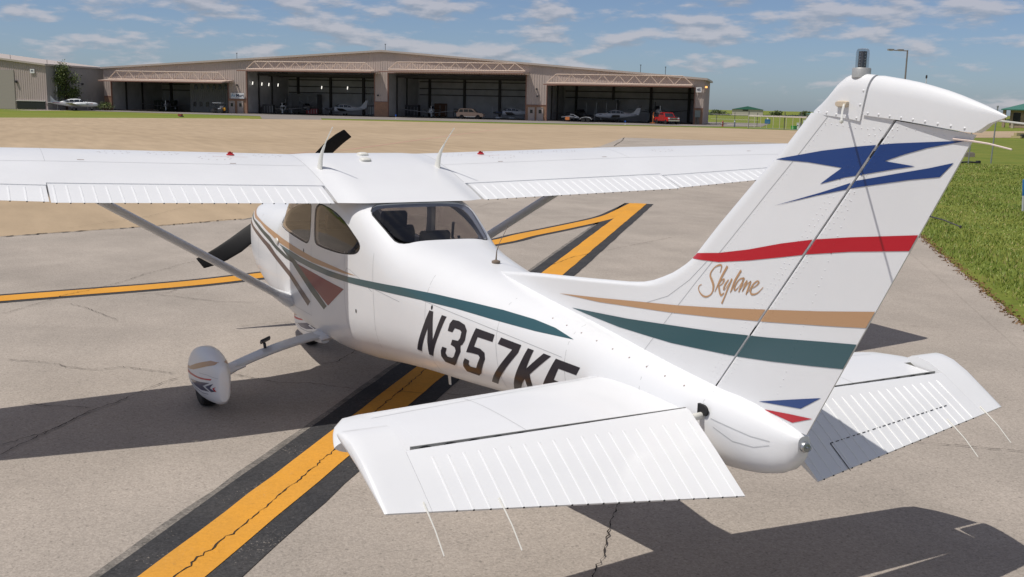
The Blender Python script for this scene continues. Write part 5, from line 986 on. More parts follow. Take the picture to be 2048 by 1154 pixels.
# ------------------------------------------------------------------ small aircraft in and by the hangars
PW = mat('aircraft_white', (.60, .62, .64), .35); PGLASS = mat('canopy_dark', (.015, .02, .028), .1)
def small_plane(loc, heading, label, body=PW, trim=NAVY, engine=None, wing_mat=None, span=10.2, L_=7.4, pants=False, prop=True, tail_tip=None, doors=False, twin=False, raise_=0, nose_mat=None, group=None, propang=90):
    t = thing('parked_aircraft', loc, heading, label=label, cat='aircraft', group=group if twin else 'aircraft parked in the hangar bays'); wing_mat = wing_mat or body; k = L_/7.4; Z = raise_
    S = [(3.55, .10, 1.02, 1.22), (3.45, .28, .84, 1.36), (3.1, .42, .76, 1.46), (2.4, .50, .70, 1.52), (1.7, .54, .66, 1.58), (1.3, .55, .64, 1.80), (.95, .55, .62, 2.02), (.3, .56, .62, 2.10), (-.5, .53, .65, 2.05), (-1.1, .46, .72, 1.86), (-1.7, .36, .82, 1.66), (-2.6, .22, .98, 1.48), (-3.4, .10, 1.12, 1.40), (-3.75, .04, 1.22, 1.36)]
    def rg(x, w, zb, zt, d=0, n=20):
        zm = (zb+zt)/2*.5+.5*min(1.2, (zb+zt)/2); o = []
        for i in range(n): a = 2*math.pi*(i+.5)/n; c, s = math.cos(a), math.sin(a); o.append((x*k, (w+d)*math.copysign(abs(c)**.75, c), Z+zm+((zt+d-zm) if s > 0 else (zm-zb+d))*math.copysign(abs(s)**.8, s)))
        return o
    R_ = [rg(*s) for s in S]; m = MB()
    if engine: m.loft(R_[4:]); 
    else: m.loft(R_[:5], 1 if nose_mat else 0); m.loft(R_[4:])
    fz = m.obj('fuselage', [body, nose_mat or body], t)
    if engine:
        e = MB(); e.box((2.55*k, 0, Z+1.1), (1.3, .55, .45)); e.box((2.2*k, 0, Z+1.3), (.5, .7, .2)); e.tube([(1.7*k, .25, Z+.9), (3.2*k, .1, Z+1.1)], .05, 6); e.tube([(1.7*k, -.25, Z+.9), (3.2*k, -.1, Z+1.1)], .05, 6); e.tube([(2.9*k, 0, Z+1.15), (3.5*k, 0, Z+1.15)], .09, 8); e.obj('engine', DGREY, t)
    st = MB()
    for sgn in (-1, 1): st.add([(2.9*k, sgn*.51, Z+1.22), (-3.2*k, sgn*.16, Z+1.27), (-3.2*k, sgn*.155, Z+1.33), (0, sgn*.585, Z+1.30), (2.9*k, sgn*.50, Z+1.30)], [(0, 1, 2, 3, 4)], 0, False)
    st.obj('side_stripe', trim, fz, fix=False)
    for sgn in (-1, 1):
        for x0, x1, zt0, zt1 in ((1.45, .95, 1.66, 1.90), (.85, .12, 1.93, 1.93), (.04, -.62, 1.93, 1.90), (-.70, -1.22, 1.86, 1.70)):
            g = MB(); g.add([(x0*k, sgn*.555, Z+1.50), (x1*k, sgn*.555, Z+1.50), (x1*k, sgn*.50, Z+zt1), (x0*k, sgn*.50, Z+zt0)], [(0, 1, 2, 3)], 0, False); g.add([(x0*k, sgn*.565, Z+1.50), (x1*k, sgn*.565, Z+1.50), (x1*k, sgn*.53, Z+zt1-.02), (x0*k, sgn*.53, Z+zt0-.02)], [(0, 1, 2, 3)], 0, False); g.obj('cabin_window', PGLASS, fz, fix=False)
    g = MB(); g.add([(1.66*k, -.40, Z+1.62), (1.66*k, .40, Z+1.62), (1.0*k, .42, Z+2.03), (1.0*k, -.42, Z+2.03)], [(0, 1, 2, 3)], 0, False); g.add([(1.67*k, -.42, Z+1.64), (1.67*k, .42, Z+1.64), (1.02*k, .43, Z+2.05), (1.02*k, -.43, Z+2.05)], [(0, 1, 2, 3)], 0, False); g.obj('windshield', PGLASS, fz, fix=False)
    m = MB(); h = span/2
    for sgn in (-1, 1):
        rr = []
        for u in (0, .25, .6, .97, 1.0):
            y = sgn*(.3+(h-.3)*u); ch = (1.6-.35*u)*(1 if u < 1 else .7); th = .10*(1-.5*u)*(1 if u < 1 else .4); x0 = (.95-.25*u)*k; z = Z+.80+.11*abs(y)
            rr.append([(x0, y, z), (x0-.12*ch, y, z+th), (x0-.4*ch, y, z+th*1.2), (x0-ch, y, z+.01), (x0-.5*ch, y, z-th*.5), (x0-.1*ch, y, z-th*.5)])
        m.loft(rr)
    m.obj('wing', wing_mat, t)
    m = MB(); m.loft([[(x0, y, Z+z), (x0-.3*c, y, Z+z+.05), (x0-c, y, Z+z), (x0-.3*c, y, Z+z-.05)] for y, x0, c, z in ((-1.8, -3.35*k, .6, 1.35), (0, -2.95*k, .85, 1.35), (1.8, -3.35*k, .6, 1.35))]); m.obj('tailplane', body, t)
    m = MB(); F_ = [(-2.2, 1.50), (-2.9, 1.72), (-3.75, 2.82), (-4.12, 2.82), (-3.95, 1.75), (-3.75, 1.25), (-2.9, 1.30)]; m.prism([(x*k, Z+z) for x, z in F_], -.05, .05); fn = m.obj('fin', body, t)
    if tail_tip: g = MB(); g.prism([(x*k, Z+z) for x, z in ((-3.52, 2.50), (-3.80, 2.88), (-4.2, 2.88), (-4.10, 2.50))], -.065, .065); g.obj('fin_tip', tail_tip, fn)
    eng = [(3.6*k, 0, 1.14)] if not twin else [(2.3*k, 1.75, 1.14), (2.3*k, -1.75, 1.14)]
    if twin:
        for ex, ey, ez in eng: m = MB(); m.loft([[(ex-dx, ey+w*math.cos(a), Z+ez+.02+w*.85*math.sin(a)) for a in [2*math.pi*i/14 for i in range(14)]] for dx, w in ((.05, .16), (.2, .34), (.9, .40), (1.8, .34), (2.8, .10))]); m.obj('engine_nacelle', body, t)
    if prop:
        for ex, ey, ez in eng:
            m = MB(); m.lathe([(.14, ex-.05), (.10, ex+.12), (.02, ex+.26)], (0, ey, Z+ez), 'x', 12); pb = m.obj('spinner', STEEL, t)
            for q in (propang, propang+180): a = R(q); mm = MB(); mm.box((ex+.06, ey+.5*math.cos(a), Z+ez+.5*math.sin(a)), (.03, .94 if abs(math.cos(a)) > .7 else .12, .12 if abs(math.cos(a)) > .7 else .94)); mm.obj('propeller_blade', PW if label and 'silver' in label else STEEL, pb)
    for x, y, nm in ((2.6*k, 0, 'nose_wheel'), (-.1, 1.5, 'main_wheel'), (-.1, -1.5, 'main_wheel')):
        m = MB(); m.lathe([(.05, -.07), (.17, -.08), (.2, -.04), (.2, .04), (.17, .08), (.05, .07)], (x, y, .2), 'y', 16); w_ = m.obj(nm, RUBBER, t); m = MB(); m.tube([(x, y, .25), (x, y*.9, Z+.85)], .045, 6); m.obj('gear_leg', STEEL, w_)
        if pants: m = MB(); m.loft([[(x+dx, y+w*math.cos(a), .27+.75*w*math.sin(a)*1.3) for a in [2*math.pi*i/14 for i in range(14)]] for dx, w in ((.5, .04), (.4, .14), (.1, .19), (-.3, .15), (-.75, .03))]); m.obj('wheel_pant', body, w_)
    if doors:
        for sgn in (-1, 1): m = MB(); f_ = Matrix.Translation((.5*k, sgn*.5, Z+2.0)) @ Matrix.Rotation(sgn*R(-55), 4, 'X'); mm = MB(); mm.box((0, 0, .5), (.95, .05, .12)); mm.box((0, 0, .95), (.95, .05, .10)); mm.box((-.44, 0, .5), (.1, .05, 1.0)); mm.box((.44, 0, .5), (.1, .05, 1.0)); mm.box((0, 0, .06), (.95, .05, .12)); mm.xform(f_); m.merge(mm); m.obj('raised_door', body, t)
    return t
OUT = math.atan2(-HN.y, -HN.x); ALONG = HA
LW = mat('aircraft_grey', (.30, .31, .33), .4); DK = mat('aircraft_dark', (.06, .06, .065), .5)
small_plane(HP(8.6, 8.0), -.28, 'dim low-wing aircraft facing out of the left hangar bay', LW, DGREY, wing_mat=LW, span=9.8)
small_plane(HP(33.9, 7.4), -.36, 'white low-wing aircraft facing out of the second bay with its cowling off', PW, NAVY, engine=True, span=11.4, pants=True, propang=90)
small_plane(HP(36.4, 12.2), -.2, 'white aircraft with both gullwing doors raised at the back of the second bay', LW, NAVY, span=7.5, doors=True, prop=False)
small_plane(HP(46.8, 6.4), HA+math.pi+.22, 'white aircraft side-on in the second bay with bare engine and upright propeller', PW, NAVY, engine=True, wing_mat=DK, span=9, L_=7.9, doors=False, propang=90)
small_plane(HP(63.8, 7.0), -.42, 'silver low-wing aircraft facing out of the third bay', PW, NAVY, span=11, propang=90)
small_plane(HP(79.4, 6.2), HA+math.pi+.1, 'blue and white aircraft with wheel pants side-on in the third bay', PW, BLUE, wing_mat=LW, pants=True, span=9, engine=True, nose_mat=BLUE)
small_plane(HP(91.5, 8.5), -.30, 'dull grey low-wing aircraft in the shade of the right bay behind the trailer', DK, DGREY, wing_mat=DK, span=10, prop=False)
small_plane(HP(98.7, 3.8), HA+math.pi+.15, 'white four-window aircraft with a black fin tip in the right bay', PW, NAVY, wing_mat=LW, L_=7.6, span=8.0, tail_tip=DK, pants=False)
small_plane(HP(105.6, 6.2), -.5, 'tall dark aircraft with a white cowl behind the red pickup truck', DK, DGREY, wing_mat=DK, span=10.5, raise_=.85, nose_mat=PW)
small_plane((-193.8, 14.9, 0), 1.25, 'white twin-engined aircraft with a blue fin parked outside building 44', PW, RED, wing_mat=mat('aircraft_pale_wing', (.50, .49, .47), .4), twin=True, L_=8.4, span=9.4, tail_tip=BLUE, pants=False)
# ------------------------------------------------------------------ vehicles
def wheel(m_, t, x, y, r=.37, rim=STEEL, par=None, n=True):
    m = MB(); m.lathe([(r*.55, -.11), (r*.9, -.12), (r, -.07), (r, .07), (r*.9, .12), (r*.55, .11)], (x, y, r), 'y', 22); w = m.obj('wheel', RUBBER, t); k = MB(); k.lathe([(.02, -.10), (r*.55, -.11), (r*.58, -.09), (r*.58, .09), (r*.55, .11), (.02, .10)], (x, y, r), 'y', 16); k.obj('rim', rim, w)
def carbody(mb, prof, w, top=.78, mi=0):
    """prof: side outline (x, z); body rounded towards the sides"""
    for s in (-1, 1): pass
    mb.loft([[(x, y*w/2, z if z < 1.0 else 1.0+(z-1.0)*f) for x, z in prof] for y, f in ((-1, .90), (-.92, .97), (-.8, 1), (.8, 1), (.92, .97), (1, .90))], mi, smooth=False)
CARTAN = mat('champagne_car_paint', (.36, .25, .19), .3, metal=.3, coat=.7); CARRED = mat('red_truck_paint', (.48, .018, .018), .3, coat=.7); CHROME = mat('chrome', (.7, .7, .72), .15, metal=1)
t = thing('sport_utility_vehicle', HP(73.6, -.9), .95, label='champagne coloured sport utility vehicle parked outside the third hangar bay', cat='car')
m = MB(); carbody(m, [(-2.35, .42), (-2.4, .9), (-2.25, 1.15), (1.0, 1.15), (2.1, 1.02), (2.38, .85), (2.38, .42)], 1.88); bd = m.obj('body', CARTAN, t)
m = MB(); m.loft([[(x, y, z) for x, z in ((-2.2, 1.12), (-1.95, 1.72), (-1.6, 1.80), (.2, 1.80), (.55, 1.70), (1.15, 1.13))] for y in (-.80, .80)], smooth=False); cb = m.obj('cabin', CARTAN, t)
for s in (-1, 1):
    for q in (((-2.0, 1.20), (-1.82, 1.64), (-1.25, 1.66), (-1.25, 1.20)), ((-1.12, 1.20), (-1.12, 1.67), (-.35, 1.68), (-.35, 1.20)), ((-.25, 1.20), (-.25, 1.68), (.25, 1.66), (.85, 1.20))): g = MB(); g.prism(q, s*.79, s*.815); g.obj('side_window', PGLASS, cb)
g = MB(); g.add([(.62, -.7, 1.68), (.62, .7, 1.68), (1.15, .74, 1.18), (1.15, -.74, 1.18)], [(0, 1, 2, 3)], 0, False); g.obj('windshield', PGLASS, cb, fix=False)
for x in (-1.45, 1.42):
    for y in (-.86, .86): wheel(m, t, x, y, .38)
m = MB(); m.box((0, -.95, .42), (1.9, .1, .08)); m.box((0, .95, .42), (1.9, .1, .08)); m.obj('running_board', CHROME, t); m = MB(); m.box((-2.36, -.72, 1.0), (.08, .25, .22)); m.obj('tail_lamp', RED, t); m = MB(); m.box((.75, -1.0, 1.22), (.12, .16, .12)); m.obj('door_mirror', CARTAN, t)
for s in (-1, 1): m = MB(); m.tube([(-1.7, s*.62, 1.84), (0, s*.62, 1.84)], .02, 5); m.obj('roof_rail', DGREY, t)
t = thing('pickup_truck', HP(108.3, -5.0), -.22, label='bright red pickup truck with its door open in front of the right hangar bay', cat='truck')
m = MB(); carbody(m, [(-2.8, .55), (-2.8, 1.12), (-.95, 1.12), (1.2, 1.16), (2.45, 1.08), (2.72, .9), (2.72, .5)], 2.0); bd = m.obj('body', CARRED, t)
m = MB(); m.loft([[(x, y*(1 if z < 1.3 else .88), z) for x, z in ((-1.2, 1.12), (-1.1, 1.80), (-.8, 1.88), (.25, 1.88), (.5, 1.82), (1.15, 1.14))] for y in (-.9, .9)], smooth=False); cb = m.obj('cab', CARRED, t)
g = MB(); g.add([(.52, -.72, 1.80), (.52, .72, 1.80), (1.13, .80, 1.20), (1.13, -.80, 1.20)], [(0, 1, 2, 3)], 0, False); g.obj('windshield', PGLASS, cb, fix=False)
for s in (-1, 1): g = MB(); g.prism([(-.95, 1.24), (-.9, 1.74), (.35, 1.74), (.85, 1.24)], s*.84, s*.90); g.obj('side_window', PGLASS, cb)
m = MB(); m.box((2.74, 0, .95), (.08, 1.3, .30)); m.obj('grille', DGREY, bd); m = MB(); m.box((2.78, 0, .62), (.16, 1.95, .20)); m.obj('bumper', CHROME, bd); m = MB(); m.box((2.79, 0, .97), (.06, 1.3, .06)); m.box((2.8, 0, .97), (.06, .2, .1)); m.obj('grille_bar', CHROME, bd)
for y in (-.82, .82): m = MB(); m.box((2.72, y, .98), (.1, .28, .2)); m.obj('headlight', mat('headlamp', (.8, .8, .8), .2), bd)
for x in (-1.8, 1.75):
    for y in (-.92, .92): wheel(m, t, x, y, .40)
m = MB(); m.box((1.0, -1.42, 1.05), (.08, .95, .95), 0, Matrix.Rotation(R(-15), 3, 'Z')); m.obj('open_door', CARRED, t); m = MB(); m.box((1.0, 1.12, 1.3), (.12, .2, .25)); m.obj('door_mirror', DGREY, t)
t = thing('shop_crane', HP(105.9, -3.8), OUT, label='orange folding engine hoist beside the open door of the red pickup', cat='hoist'); m = MB(); OR_ = mat('orange_paint', (.62, .20, .06), .5)
m.tube([(0, 0, .1), (0, 0, 1.4), (.2, .1, 1.85)], .06, 6); m.tube([(0, 0, 1.3), (.9, .2, .9)], .05, 6); m.tube([(0, -.35, .1), (1.1, -.4, .1)], .05, 6); m.tube([(0, .35, .1), (1.1, .4, .1)], .05, 6); m.tube([(0, -.4, .1), (0, .4, .1)], .05, 6); m.obj('frame', OR_, t)
for y in (-.4, .4): k = MB(); k.lathe([(.01, -.03), (.07, -.03), (.07, .03), (.01, .03)], (1.1, y, .07), 'y', 10); k.obj('caster', DGREY, t)
# golf cart
t = thing('golf_cart', HP(25.9, -3.2), HA+math.pi, label='small golf cart with a white roof and yellow rear by the left hangar bay', cat='golf cart')
m = MB(); carbody(m, [(-1.15, .3), (-1.15, .75), (-.4, .8), (-.35, .42), (.45, .42), (.75, .85), (1.1, .7), (1.2, .3)], 1.15); m.obj('body', DGREY, t); m = MB(); m.box((0, 0, 1.85), (1.75, 1.1, .07)); m.obj('roof', PW, t); m = MB()
for x in (-.75, .7):
    for y in (-.5, .5): m.tube([(x, y, .7), (x*.95, y, 1.83)], .02, 5)
m.obj('roof_posts', DGREY, t); m = MB(); m.box((-.45, 0, .82), (.5, 1.0, .14)); m.box((-.7, 0, 1.08), (.12, 1.0, .45)); m.obj('seat', PW, t); m = MB(); m.lathe([(.02, -.2), (.3, -.15), (.34, 0), (.3, .15), (.02, .2)], (-1.15, 0, .72), 'y', 12); m.obj('rear_drum', mat('yellow_orange', (.75, .36, .03), .5), t)
for x in (-.8, .8):
    for y in (-.5, .5): wheel(m, t, x, y, .22)
# trailer with parts
t = thing('utility_trailer', HP(94.2, -4.6), HA+math.pi+.1, label='tandem-axle utility trailer loaded with parts outside the right hangar bay', cat='trailer')
m = MB(); m.box((0, 0, .62), (3.6, 1.7, .12)); m.tube([(1.8, .6, .6), (3.1, 0, .5)], .06, 6); m.tube([(1.8, -.6, .6), (3.1, 0, .5)], .06, 6); m.obj('deck', DGREY, t)
for x in (-.95, -.15):
    for y in (-.95, .95): wheel(m, t, x, y, .34, PW)
for y in (-.95, .95): m = MB(); m.loft([[(-.55+1.0*math.cos(a), y+d, .42+.45*math.sin(a)) for a in [math.pi*i/10 for i in range(11)]]+[(-.55+.95*math.cos(a), y+d, .42+.40*math.sin(a)) for a in [math.pi*(10-i)/10 for i in range(11)]] for d in (-.13, .13)]); m.obj('fender', PW, t)
m = MB(); m.box((2.55, .2, .55), (.7, .6, .5)); m.obj('tool_crate', OR_, t); m = MB(); m.tube([(.8, -.4, .7), (2.1, .2, .95), (3.6, .3, .75)], [.05, .09, .05], 6); m.tube([(.6, .3, .7), (1.6, -.3, 1.2), (2.2, -.2, 1.3)], .05, 6); m.tube([(1, 0, .7), (2.6, -.5, .85)], .06, 6); m.obj('metal_parts', STEEL, t)
# shop equipment inside the bays
def cabinet(loc, d, m_, label, rz=HA, name='tool_cabinet', cat='tool cabinet', n=4, tr=STEEL):
    t = thing(name, loc, rz, label=label, cat=cat, group='cabinets and benches inside the hangar bays'); m = MB(); m.box((0, 0, d[2]/2+.06), (d[0], d[1], d[2]-.12)); m.obj('body', m_, t)
    for i in range(n): k = MB(); k.box((-d[0]/2+(i+.5)*d[0]/n, -d[1]/2-.02, d[2]*.5), (d[0]/n*.9, .04, d[2]*.78)); f_ = k.obj('drawer_front', m_, t); k = MB(); k.box((-d[0]/2+(i+.95)*d[0]/n, -d[1]/2-.05, d[2]*.5), (.05, .05, d[2]*.7)); k.obj('handle', tr, f_)
    for x in (-.4, .4):
        for y in (-.35, .35): k = MB(); k.lathe([(.01, -.03), (.06, -.03), (.06, .03), (.01, .03)], (x*d[0], y*d[1], .06), 'y', 10); k.obj('caster', DGREY, t)
    return t
cabinet(HP(38.6, 10.0), (2.3, .7, 1.1), mat('tool_chest_red', (.30, .02, .025), .4), 'red rolling tool chest with pale handles in the second hangar bay')
cabinet(HP(58.9, 10.5), (2.6, 1.6, 2.2), DK, 'tall dark storage cabinet at the left of the third hangar bay')
cabinet(HP(62.4, 17.2), (2.4, .5, 2.6), mat('brown_wood', (.16, .075, .04), .7), 'brown wooden cupboard against the back wall of the third hangar bay', name='cupboard', cat='cupboard', n=2)
cabinet(HP(34.6, 16.2), (5.5, 2.2, 3.9), mat('pale_panel', (.24, .24, .245), .7), 'tall pale storage unit at the back of the second hangar bay', name='storage_unit', cat='storage unit', n=3)
cabinet(HP(93.5, 16.0), (7.5, 2.2, 3.9), mat('pale_panel', (.24, .24, .245), .7), 'long pale storage unit behind the white aircraft in the right bay', name='storage_unit', cat='storage unit', n=4)
cabinet(HP(51.9, 7.5), (1.3, 1.3, 2.0), DK, 'dark engine test stand at the right end of the second hangar bay')
cabinet(HP(6.0, 11.5), (4.6, 1.2, 2.1), mat('dull_green', (.06, .065, .05), .7), 'low dark workbench at the back of the left hangar bay', name='workbench', cat='workbench', n=5)
cabinet(HP(68.0, 9.5), (1.1, 1.0, 1.7), DK, 'dark upright air compressor cabinet behind the silver aircraft')
cabinet(HP(32.0, 4.8), (2.2, .9, 1.7), DK, 'dark tool rack against the left wall of the second hangar bay')

# ------------------------------------------------------------------ fence, gate and small things at the right
GALV = mat('galvanised_steel', (.33, .34, .34), .5, metal=.6); FPOST = mat('dark_post', (.09, .09, .09), .6); PALE = mat('pale_pipe', (.62, .56, .50), .5)
t = thing('chain_link_fence', HP(115.2, -1.0), HA, label='low wire fence between the hangar corner and the sliding gate', cat='fence')
for i, x in enumerate((1.0, 4.0, 7.6)): m = MB(); m.tube([(x, -x*.95*(i > -1)-.0, 0), (x, -x*.95, 2.15)], .05, 6); m.obj('post', FPOST, t)
m = MB(); 
for z in (.15, 1.0, 1.78): m.tube([(0, 0, z), (7.8, -7.5, z)], .022, 5)
m.obj('rail', PALE, t)
m = MB(); nn = 26
for i in range(nn):
    u = i/nn; m.tube([(7.8*u, -7.5*u, .1), (7.8*(u+.15), -7.5*(u+.15), 1.78)], .006, 3) if u < .85 else None; m.tube([(7.8*(u+.15), -7.5*(u+.15), .1), (7.8*u, -7.5*u, 1.78)], .006, 3) if u < .85 else None
m.obj('wire_mesh', GALV, t)
a, b = Vector((-103.7, 94.9, 0)), Vector((-93.3, 95.9, 0)); gd = (b-a); ga = math.atan2(gd.y, gd.x); GL = gd.length
t = thing('sliding_gate', tuple(a), ga, label='long pale sliding gate with thin uprights at the right of the apron', cat='gate')
m = MB(); m.tube([(0, 0, 1.72), (GL, 0, 1.72)], .06, 6); m.tube([(0, 0, 1.84), (GL, 0, 1.84)], .03, 6); m.obj('top_rail', PALE, t)
for i in range(10): m = MB(); m.tube([(GL*i/9, 0, .08), (GL*i/9, 0, 1.72)], .03, 6); m.obj('upright', PALE, t)
m = MB(); m.tube([(0, 0, .1), (GL, 0, .1)], .035, 6); m.obj('bottom_rail', GALV, t)
for x in (-.15, GL*.62, GL*.9): m = MB(); m.tube([(x, .2, 0), (x, .2, 2.4)], .06, 6); m.obj('support_post', FPOST, t)
t = thing('gate_sign', tuple(a+gd*.35+Vector((0, -.06, 1.05))), ga, label='blue sign board hanging on the pale sliding gate', cat='sign'); m = MB(); m.box((0, 0, 0), (1.0, .04, .6)); m.obj('board', mat('sign_blue', (.012, .10, .22), .5), t); m = MB(); m.box((0, 0, .38), (.25, .04, .14)); m.obj('tab', SIGNW, t); m = MB(); m.box((0, -.03, -.12), (.8, .01, .05)); m.box((0, -.03, .05), (.8, .01, .05)); m.obj('lettering_line', mat('sign_pale_blue', (.12, .3, .4), .5), t)
t = thing('fire_hydrant', (-114.7, 99.3, 0), label='red fire hydrant in the grass right of the hangar', cat='hydrant'); HR = mat('hydrant_red', (.32, .05, .045), .5)
m = MB(); m.lathe([(.17, 0), (.17, .05), (.11, .08), (.11, .6), (.15, .62), (.15, .67), (.11, .75), (.05, .84), (.03, .9), (.001, .92)], seg=14); m.obj('barrel', HR, t); m = MB(); m.lathe([(.06, -.24), (.06, .24)], (0, 0, .5), 'y', 10); m.lathe([(.07, -.22), (.07, 0)], (0, 0, .42), 'x', 10); m.obj('outlet', PW, t)
t = thing('marker_post', (-111.2, 98.7, 0), label='short blue-grey marker post in the grass near the hydrant', cat='post'); m = MB(); m.lathe([(.10, 0), (.10, 1.0), (.08, 1.06), (.001, 1.08)], seg=12); m.obj('post', mat('slate_blue', (.12, .15, .20), .5), t); m = MB(); m.lathe([(.102, .75), (.102, .95)], seg=12); m.obj('band', SIGNW, t)
t = thing('utility_box', (-95.9, 96.2, 0), ga, label='bright green utility box by the gate', cat='utility box'); m = MB(); m.box((0, 0, .27), (.62, .5, .54)); m.box((0, 0, .57), (.68, .56, .06)); m.obj('cabinet', mat('bright_green', (.04, .34, .07), .5), t); m = MB(); m.box((.2, -.26, .3), (.08, .02, .1)); m.obj('latch', STEEL, t)
t = thing('gate_operator', (-99.2, 100.1, 0), ga, label='white gate operator cabinet beside the green box', cat='gate operator'); m = MB(); m.box((0, 0, .45), (.4, .35, .9)); m.box((0, 0, .93), (.46, .4, .06)); m.obj('cabinet', PW, t); m = MB(); m.box((0, -.19, .6), (.2, .02, .12)); m.obj('panel', DGREY, t)
t = thing('card_reader_frame', (-96.6, 98.9, 0), ga, label='grey steel frame with control panels beside the gate operator', cat='control stand'); m = MB()
for x in (-.45, .45): m.tube([(x, 0, 0), (x, 0, 1.5)], .04, 6)
m.tube([(-.45, 0, 1.5), (.45, 0, 1.5)], .04, 6); m.tube([(-.45, 0, .8), (.45, 0, .8)], .03, 6); m.obj('frame', GALV, t); m = MB(); m.box((-.1, -.08, 1.1), (.4, .16, .5)); m.obj('control_panel', PW, t)
t = thing('light_pole', (-95.7, 116.3, 0), label='tall grey light pole with a double lamp head behind the fin', cat='light pole'); m = MB(); m.tube([(0, 0, 0), (0, 0, 11.4)], [.15, .10], 10); m.obj('pole', mat('weathered_steel', (.20, .19, .18), .6), t)
m = MB(); v = Vector((-.30, -.95, 0)).normalized(); m.tube([(0, 0, 11.3), tuple(v*2.1+Vector((0, 0, 11.33)))], .07, 8); m.obj('arm', mat('weathered_steel', (.20, .19, .18), .6), t)
for q in (1.1, 2.6): m = MB(); c = v*q+Vector((0, 0, 11.38)); rt = Matrix.Rotation(math.atan2(v.y, v.x), 3, 'Z'); m.box(c, (.85, .4, .22), 0, rt); lh = m.obj('lamp_head', mat('lamp_head_grey', (.28, .27, .26), .5), t); m = MB(); m.box(c-Vector((0, 0, .13)), (.5, .3, .04), 0, rt); m.obj('lamp_glass', PW, lh)
t = thing('weather_mast', (-96.9, 122.0, 0), label='thin white mast with a black cap behind the fin', cat='mast'); m = MB(); m.tube([(0, 0, 0), (0, 0, 7.75)], [.10, .06], 8); m.obj('pole', PW, t); m = MB(); m.lathe([(.05, 7.65), (.13, 7.7), (.13, 8.0), (.10, 8.1), (.001, 8.15)], seg=12); m.obj('sensor_head', DGREY, t)
t = thing('fence_post', (-25.76, 43.3, 0), label='shorter bare steel fence post in the grass beyond the rudder', cat='post', group='bare fence posts in the grass'); m = MB(); m.tube([(0, 0, 0), (.0, .04, 1.75)], .032, 10); m.obj('pipe', GALV, t); m = MB(); m.lathe([(.04, 1.73), (.04, 1.78), (.001, 1.80)], seg=10); m.obj('cap', GALV, t)
t = thing('fence_post', (-25.95, 45.31, 0), label='taller bare steel fence post in the grass beyond the rudder', cat='post', group='bare fence posts in the grass'); m = MB(); m.tube([(0, 0, 0), (.0, .10, 3.0)], .036, 10); m.obj('pipe', GALV, t); m = MB(); m.lathe([(.05, 2.96), (.05, 3.03), (.001, 3.06)], (0, .1, 0), seg=10); m.obj('cap', GALV, t)
t = thing('ground_hose', (-26.23, 43.0, 0), label='dark hose lying in the grass at the foot of the fence posts', cat='hose'); m = MB(); m.tube([(.3, -2.2, .03), (.1, -1.2, .06), (0, 0, .05), (-.1, 1.0, .07), (.05, 1.5, .04)], .045, 8); m.obj('hose', DGREY, t); m = MB(); m.box((.05, 1.6, .07), (.16, .2, .14)); m.obj('coupling', DGREY, t)
t = thing('concrete_slab', (-32.44, 51.33, 0), HA, label='low concrete slab in the grass behind the rudder', cat='slab'); m = MB(); m.box((0, 0, .11), (1.0, .8, .24)); m.box((0, 0, .25), (.86, .66, .05)); m.obj('slab', mat('grey_slab_concrete', (.22, .19, .16), .9), t)
t = thing('marker_stake', (-7.04, 22.11, 0), label='white stake with a blue top standing in the grass at the right edge', cat='stake'); m = MB(); m.tube([(0, 0, 0), (-.02, -.012, .42)], .032, 12); m.obj('lower_tube', mat('stake_white', (.45, .47, .50), .5), t); m = MB(); m.tube([(-.02, -.012, .42), (-.045, -.03, .84), (-.046, -.03, .86)], [.034, .034, .022], 12); m.obj('blue_sleeve', mat('stake_blue', (.01, .12, .36), .45), t)
t = thing('concrete_culvert', (-68.3, 105.2, 0), HA+.4, label='small pale concrete culvert headwall at the right edge of the grass', cat='culvert'); m = MB(); m.box((0, 0, .30), (1.3, .5, .62)); m.box((-.8, -.5, .12), (.3, 1.2, .26), 0, Matrix.Rotation(R(20), 3, 'Z')); m.box((.8, -.5, .12), (.3, 1.2, .26), 0, Matrix.Rotation(R(-20), 3, 'Z')); m.obj('headwall', mat('yellow_concrete', (.45, .38, .20), .8), t); m = MB(); m.lathe([(.14, -.6), (.2, -.6), (.2, .2), (.14, .2)], (0, 0, .25), 'y', 14); m.obj('pipe', DGREY, t)
for nm, x, y, lb in (('taxiway_light', -120.5, 85.4, 'blue taxiway light near the white aircraft in the right bay'), ('taxiway_light', -150.9, 60.3, 'blue taxiway light in front of the third hangar bay')):
    t = thing(nm, (x, y, 0), label=lb, cat='light', group='blue taxiway lights'); m = MB(); m.lathe([(.09, 0), (.03, .05), (.03, .35)], seg=10); m.obj('stem', PW, t); m = MB(); m.lathe([(.09, .35), (.11, .42), (.10, .55), (.001, .62)], seg=12); m.obj('lens', mat('blue_lens', (.01, .10, .55), .3), t)
t = thing('guidance_marker', (-140.4, 23.9, 0), .5, label='small red and black marker box in the grass strip left of the hangar', cat='marker'); m = MB(); m.box((0, 0, .22), (.7, .3, .30)); m.obj('box', mat('dull_red', (.25, .05, .04), .6), t); m = MB(); m.box((.25, 0, .05), (.5, .4, .12)); m.obj('base', DGREY, t)
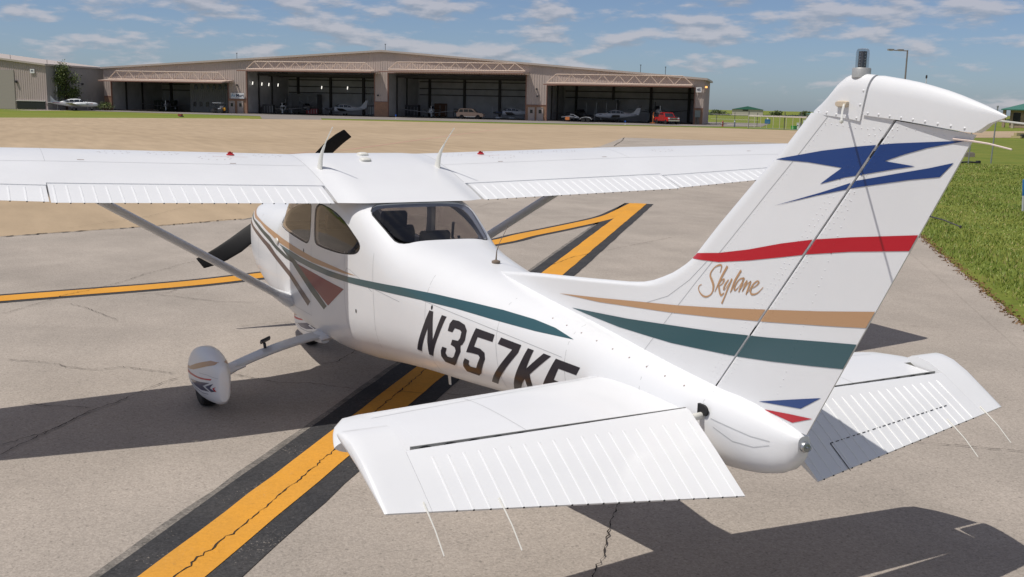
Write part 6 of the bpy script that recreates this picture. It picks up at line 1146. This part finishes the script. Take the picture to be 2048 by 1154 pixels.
# hut with a green hipped roof and an entrance barrier
GRN = mat('green_metal_roof', (.045, .17, .13), .5); STONE = mat('buff_stone', (.34, .25, .18), .8, var=.15, vscale=1.5)
t = thing('entrance_hut', (-136.6, 200.0, 0), .35, label='buff stone hut with a green hipped roof at the right edge', cat='hut')
m = MB(); m.box((0, 0, 2.0), (5.4, 5.4, 4.0)); hw = m.obj('wall', STONE, t); m = MB(); m.add([(-4.2, -4.2, 3.9), (4.2, -4.2, 3.9), (4.2, 4.2, 3.9), (-4.2, 4.2, 3.9), (0, 0, 5.4), (-4.2, -4.2, 3.7), (4.2, -4.2, 3.7), (4.2, 4.2, 3.7), (-4.2, 4.2, 3.7)], [(0, 1, 4), (1, 2, 4), (2, 3, 4), (3, 0, 4), (0, 5, 6, 1), (1, 6, 7, 2), (2, 7, 8, 3), (3, 8, 5, 0), (5, 8, 7, 6)], 0, False); m.obj('roof', GRN, t)
for y in (-1.3, 1.3): m = MB(); m.box((2.72, y, 2.2), (.08, 1.5, 1.9)); m.obj('window', WIN, t)
for x in (-1.3, 1.3): m = MB(); m.box((x, -2.72, 2.2), (1.5, .08, 1.9)); m.obj('window', WIN, t)
for x, y in ((3.6, -3.6), (-3.6, -3.6), (3.6, 3.6)): m = MB(); m.box((x, y, 1.85), (.55, .55, 3.7)); m.obj('column', STONE, t)
t = thing('barrier_gate', (-131.4, 188.5, 0), .3, label='pale entrance barrier with a long arm in front of the green-roofed hut', cat='barrier'); m = MB(); m.box((0, 0, .6), (.5, .5, 1.2)); m.obj('post', PATH, t); m = MB(); m.tube([(0, 0, 1.1), (1.5, -4.5, 1.3)], .07, 6); m.obj('arm', mat('barrier_pale', (.60, .50, .42), .5), t)
t = thing('pale_building', (-400, 347, -.05), HA, label='far pale building with a green roof on the skyline right of the hangar', cat='building'); m = MB(); m.box((0, 0, 1.5), (15, 16, 3.2)); m.obj('wall', mat('cream_wall', (.50, .46, .40), .7), t)
m = MB(); m.add([(-8, -8.4, 2.9), (8, -8.4, 2.9), (0, -8.4, 4.5), (-8, 8.4, 2.9), (8, 8.4, 2.9), (0, 8.4, 4.5)], [(0, 1, 2), (3, 5, 4), (0, 2, 5, 3), (1, 4, 5, 2), (0, 3, 4, 1)], 0, False); m.obj('roof', GRN, t); m = MB(); m.box((7.55, 0, 1.4), (.1, 14, 2.6)); m.obj('shutter_wall', mat('grey_shutter', (.20, .20, .21), .6), t); m = MB(); m.box((-1, -8.08, 2.5), (2.6, .1, .6)); m.obj('wall_emblem', DGREY, t)
t = thing('storage_shed', (-385, 385, -.05), HA+.1, label='low shed with a shallow green roof beside the pale far building', cat='shed'); m = MB(); m.box((0, 0, .6), (18, 8, 1.2)); m.obj('wall', mat('cream_wall', (.50, .46, .40), .7), t); m = MB(); m.add([(-9.5, -4.4, 1.2), (9.5, -4.4, 1.2), (9.5, 4.4, 1.2), (-9.5, 4.4, 1.2), (-6, 0, 2.2), (6, 0, 2.2)], [(0, 1, 5, 4), (1, 2, 5), (2, 3, 4, 5), (3, 0, 4), (0, 3, 2, 1)], 0, False); m.obj('roof', GRN, t)
